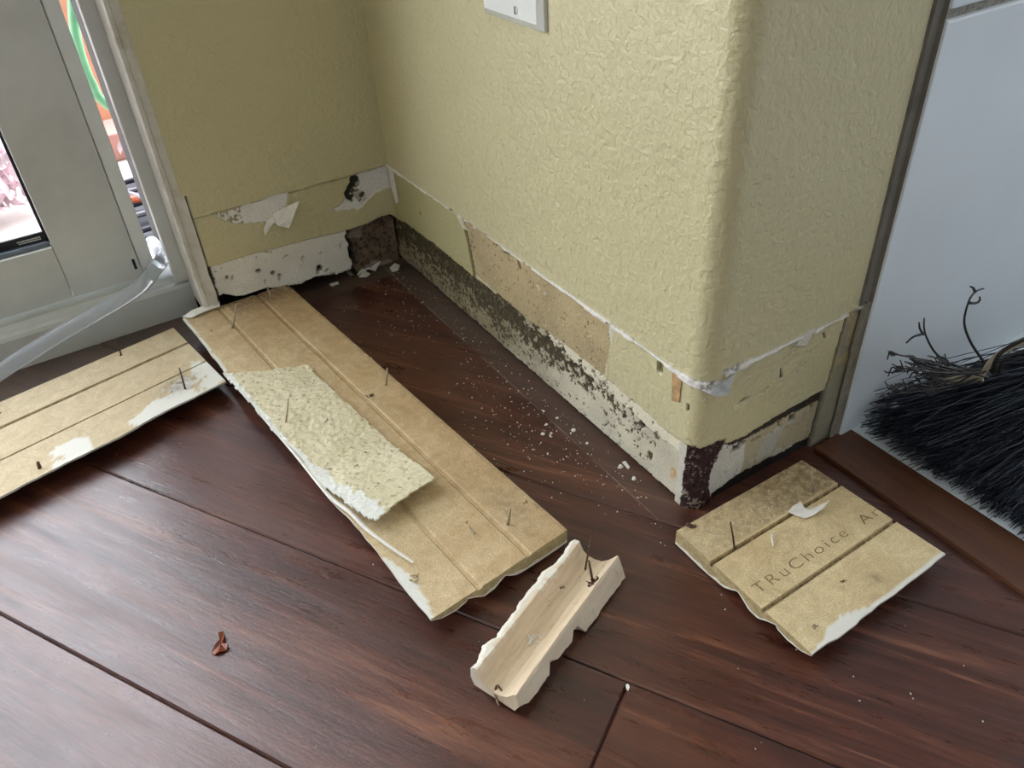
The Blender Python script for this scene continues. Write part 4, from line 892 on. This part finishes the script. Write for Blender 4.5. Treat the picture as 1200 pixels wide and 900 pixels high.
MB().tube([R0_ + ax_ * 0.03, R0_ + ax_ * 0.5 - np.array([0, 0, 0.04]), R0_ + ax_ * 1.2 - np.array([0, 0, R0_[2] - 0.045])], [0.035, 0.032, 0.03], 16).build('handle', M_thresh, br, smooth=True)
# thin branched twigs standing up from it
def twig(pts, r=0.0018, name='twig', mat=None):
    P = [CAM + ray(x, y) * ((zz - CAM[2]) / ray(x, y)[2]) if False else None for x, y, zz in pts]
    P = [pl(x, y, 0, X) for x, y, X in pts]
    sp = spline(P, 6); return sp, np.linspace(r, r * 0.5, len(sp))
def addtwigs(lst, r=0.0018):
    mb = MB()
    for pts in lst: sp, rr = twig(pts, r); mb.tube(sp, list(rr), 6)
    return mb.build('twig', M_twig, br, smooth=True)
addtwigs([[(1162, 436, 1.22), (1150, 420, 1.21), (1137, 400, 1.20), (1130, 378, 1.19), (1135, 354, 1.19), (1143, 342, 1.18), (1153, 338, 1.18)], [(1143, 342, 1.18), (1140, 337, 1.18), (1137, 336, 1.18)], [(1136, 355, 1.19), (1144, 355, 1.19), (1148, 352, 1.19), (1148, 348, 1.19)]], 0.0024)
addtwigs([[(1108, 424, 1.17), (1095, 412, 1.16), (1086, 396, 1.15), (1083, 385, 1.15), (1083, 373, 1.15)], [(1082, 392, 1.15), (1078, 385, 1.15), (1077, 378, 1.15)], [(1079, 392, 1.15), (1070, 395, 1.15), (1062, 402, 1.15)]], 0.0022)
rg2 = random.Random(21)
for q in range(26):
    x0 = rg2.uniform(1140, 1170); y0 = rg2.uniform(432, 446); x1 = rg2.uniform(1045, 1100); y1_ = rg2.uniform(412, 462); X = rg2.uniform(1.14, 1.22)
    xm, ym = (x0 + x1) / 2, (y0 + y1_) / 2 - rg2.uniform(-4, 6) 
    x1 -= 10
    lst = [[(x0, y0, X + 0.03), (xm, ym + 3, X + 0.01), (x1 + 8, y1_ + 2, X), (x1, y1_, X - 0.01)]]
    for k2 in range(3):
        bx_ = x1 + rg2.uniform(6, 30); by_ = y1_ + (ym - y1_) * (bx_ - x1) / max(1, xm - x1); lst.append([(bx_, by_, X), (bx_ - 6, by_ - rg2.uniform(-4, 5), X), (bx_ - rg2.uniform(8, 13), by_ - rg2.uniform(-9, 10), X)])
    addtwigs(lst, 0.0017)
# bound pale cane and dark ties at the neck
mb = MB()
for q in range(7):
    y_ = 441 + q * 1.6; sp, rr = twig([(1095 + q * 6, y_ + 4, 1.17), (1120 + q * 4, y_ + 1, 1.19), (1152, y_ - 4, 1.21)], 0.0030); mb.tube(sp, list(rr), 6)
mb.build('cane_stem', M_band, br, smooth=True)
mb = MB(); sp, rr = twig([(1150, 442, 1.23), (1160, 425, 1.24), (1175, 412, 1.25), (1200, 400, 1.27), (1240, 385, 1.30)], 0.010); mb.tube(sp, 0.0042, 8)
mb.build('cane_frame', M_band, br, smooth=True)
addtwigs([[(1163, 436, 1.25), (1168, 420, 1.26), (1180, 408, 1.27), (1205, 396, 1.29), (1240, 380, 1.32)]], 0.004); addtwigs([[(1170, 438, 1.26), (1177, 422, 1.27), (1195, 412, 1.28), (1230, 404, 1.31)]], 0.003)

# ------------------------------------------------------------------ small debris on the floor
def crumb(mb, x, y, z, s, rg):
    V = []; n = rg.randint(4, 6); h = s * rg.uniform(0.3, 0.7); an0 = rg.uniform(0, 6.28); el_ = rg.uniform(0.5, 1)
    for lv, sc_l in ((0, 1.0), (h, 0.7)):
        for j in range(n):
            a = 2 * math.pi * j / n; r = s * rg.uniform(0.6, 1) * sc_l; px_, py_ = r * math.cos(a), r * math.sin(a) * el_; V.append((x + px_ * math.cos(an0) - py_ * math.sin(an0), y + px_ * math.sin(an0) + py_ * math.cos(an0), z + lv))
    mb.add(V, [list(range(n))[::-1], list(range(n, 2 * n))] + [[j, (j + 1) % n, n + (j + 1) % n, n + j] for j in range(n)])
rg = random.Random(31); mb = MB()
for q in range(520):
    u = rg.random()
    if u < 0.45: x = rg.uniform(0.03, 1.0); y = -abs(rg.gauss(0.03, 0.06)) - 0.012
    elif u < 0.75: x = rg.gauss(0.72, 0.12); y = -abs(rg.gauss(0.09, 0.05)) - 0.01
    elif u < 0.87: x = rg.uniform(0.03, 0.35); y = rg.uniform(-0.28, -0.02)
    else: x = rg.uniform(0.6, 1.6); y = rg.uniform(-0.5, 0.15)
    s = rg.choice((0.0008, 0.0011, 0.0014, 0.002))
    if y > -0.012 and x < 1.08: continue
    crumb(mb, x, y, 0.0002, s, rg)
tag(mb.build('plaster_crumbs', M_chip), 'scattered tiny white plaster crumbs on the dark wood floor', 'crumbs', kind='stuff')
mb = MB()
for q in range(150):
    a = rg.uniform(0.02, 0.95); b = 0.74 + abs(rg.gauss(0, 0.1)) if rg.random() < 0.75 else rg.uniform(0.1, 1)
    if b > 0.98: continue
    p = at3(1 - a if rg.random() < .6 else a, b, 0.0006); crumb(mb, p[0], p[1], p[2], rg.choice((0.0008, 0.001, 0.0015)), rg)
tag(mb.build('plaster_dust', M_chip), 'fine white plaster dust sprinkled over the square tan offcut', 'dust', kind='stuff')
CH_ = [(637, 482, 0.004), (653, 490, 0.005), (640, 498, 0.005), (636, 509, 0.006), (645, 511, 0.005), (646, 508, 0.004), (672, 505, 0.006), (669, 508, 0.004), (688, 520, 0.005), (757, 554, 0.006), (733, 544, 0.007), (548, 424, 0.003), (452, 345, 0.003), (494, 355, 0.003), (739, 805, 0.004), (870, 760, 0.003)]
near = {0: 'near the mouldy wall', 9: 'against the foot of the mouldy wall'}
for i, (x, y, s) in enumerate(CH_[:14]):
    p = fl(x, y); m1 = MB(); crumb(m1, p[0], min(p[1], -0.02), 0.0002, s, rg)
    tag(m1.build('plaster_chip', M_chip), 'small white plaster chip on the floor between long board and mouldy wall', 'plaster chip', 'plaster chips on the floor')
def flake(pix, z, thick, name, label, cat, mat=M_chip, curl=0.0, par=None):
    P = [fl(x, y, z) for x, y in pix]; c = np.mean(P, axis=0); n = len(P)
    top = [np.array([p[0], p[1], z + thick + curl * (i % 2)]) for i, p in enumerate(P)]; bot = [t_ - np.array([0, 0, thick]) for t_ in top]
    cc = c.copy(); cc[2] = z + thick * 1.2; cb = cc.copy(); cb[2] = z * 1.0
    V = top + [cc] + bot + [cb]; F = [[i, (i + 1) % n, n] for i in range(n)] + [[n + 1 + (i + 1) % n, n + 1 + i, 2 * n + 1] for i in range(n)] + [[i, n + 1 + i, n + 1 + (i + 1) % n, (i + 1) % n] for i in range(n)]
    return tag(mk(name, V, F, mat), label, cat)
flake([(419, 323), (428, 313), (438, 306), (447, 311), (440, 318), (432, 319)], 0.0005, 0.004, 'plaster_flake', 'larger white plaster flake on the floor beside the brown cavity', 'plaster flake', curl=0.010)
flake([(421, 325), (428, 320), (434, 322), (430, 326)], 0.0005, 0.004, 'plaster_flake', 'smaller white plaster flake just in front of the larger one by the cavity', 'plaster flake', curl=0.003)
flake([(457, 316), (463, 312), (469, 313), (467, 318), (460, 319)], 0.0005, 0.006, 'plaster_flake', 'white plaster flake in the inner corner where the two walls meet', 'plaster flake', curl=0.003)
flake([(386, 334), (396, 331), (397, 333), (389, 336)], 0.0005, 0.003, 'plaster_flake', 'thin pale plaster sliver at the dark gap under the left wall', 'plaster flake')
flake([(729, 542), (733, 541), (738, 548), (736, 550)], 0.0005, 0.002, 'plaster_flake', 'long thin white sliver on the floor near the rusted corner', 'plaster flake')
M_leaf = plain('brown_scrap', (128, 66, 42), 0.35, var=0.3, nscale=200)
flake([(248, 766), (254, 757), (258, 750), (257, 744), (262, 741), (264, 748), (262, 754), (268, 757), (266, 763), (258, 766), (252, 768)], 0.0006, 0.002, 'brown_scrap', 'small curled shiny brown scrap alone on the bare floor planks', 'scrap', M_leaf, curl=0.004)
flake([(733, 803), (736, 802), (738, 806), (736, 810), (734, 808)], 0.0006, 0.002, 'wood_splinter', 'tiny pale splinter at the end joint of a floor plank', 'splinter')
flake([(976, 726), (978, 722), (980, 723), (979, 727)], 0.0006, 0.002, 'orange_speck', 'tiny orange speck on the floor right of the moulding offcut', 'speck', plain('orange', (220, 150, 40)))
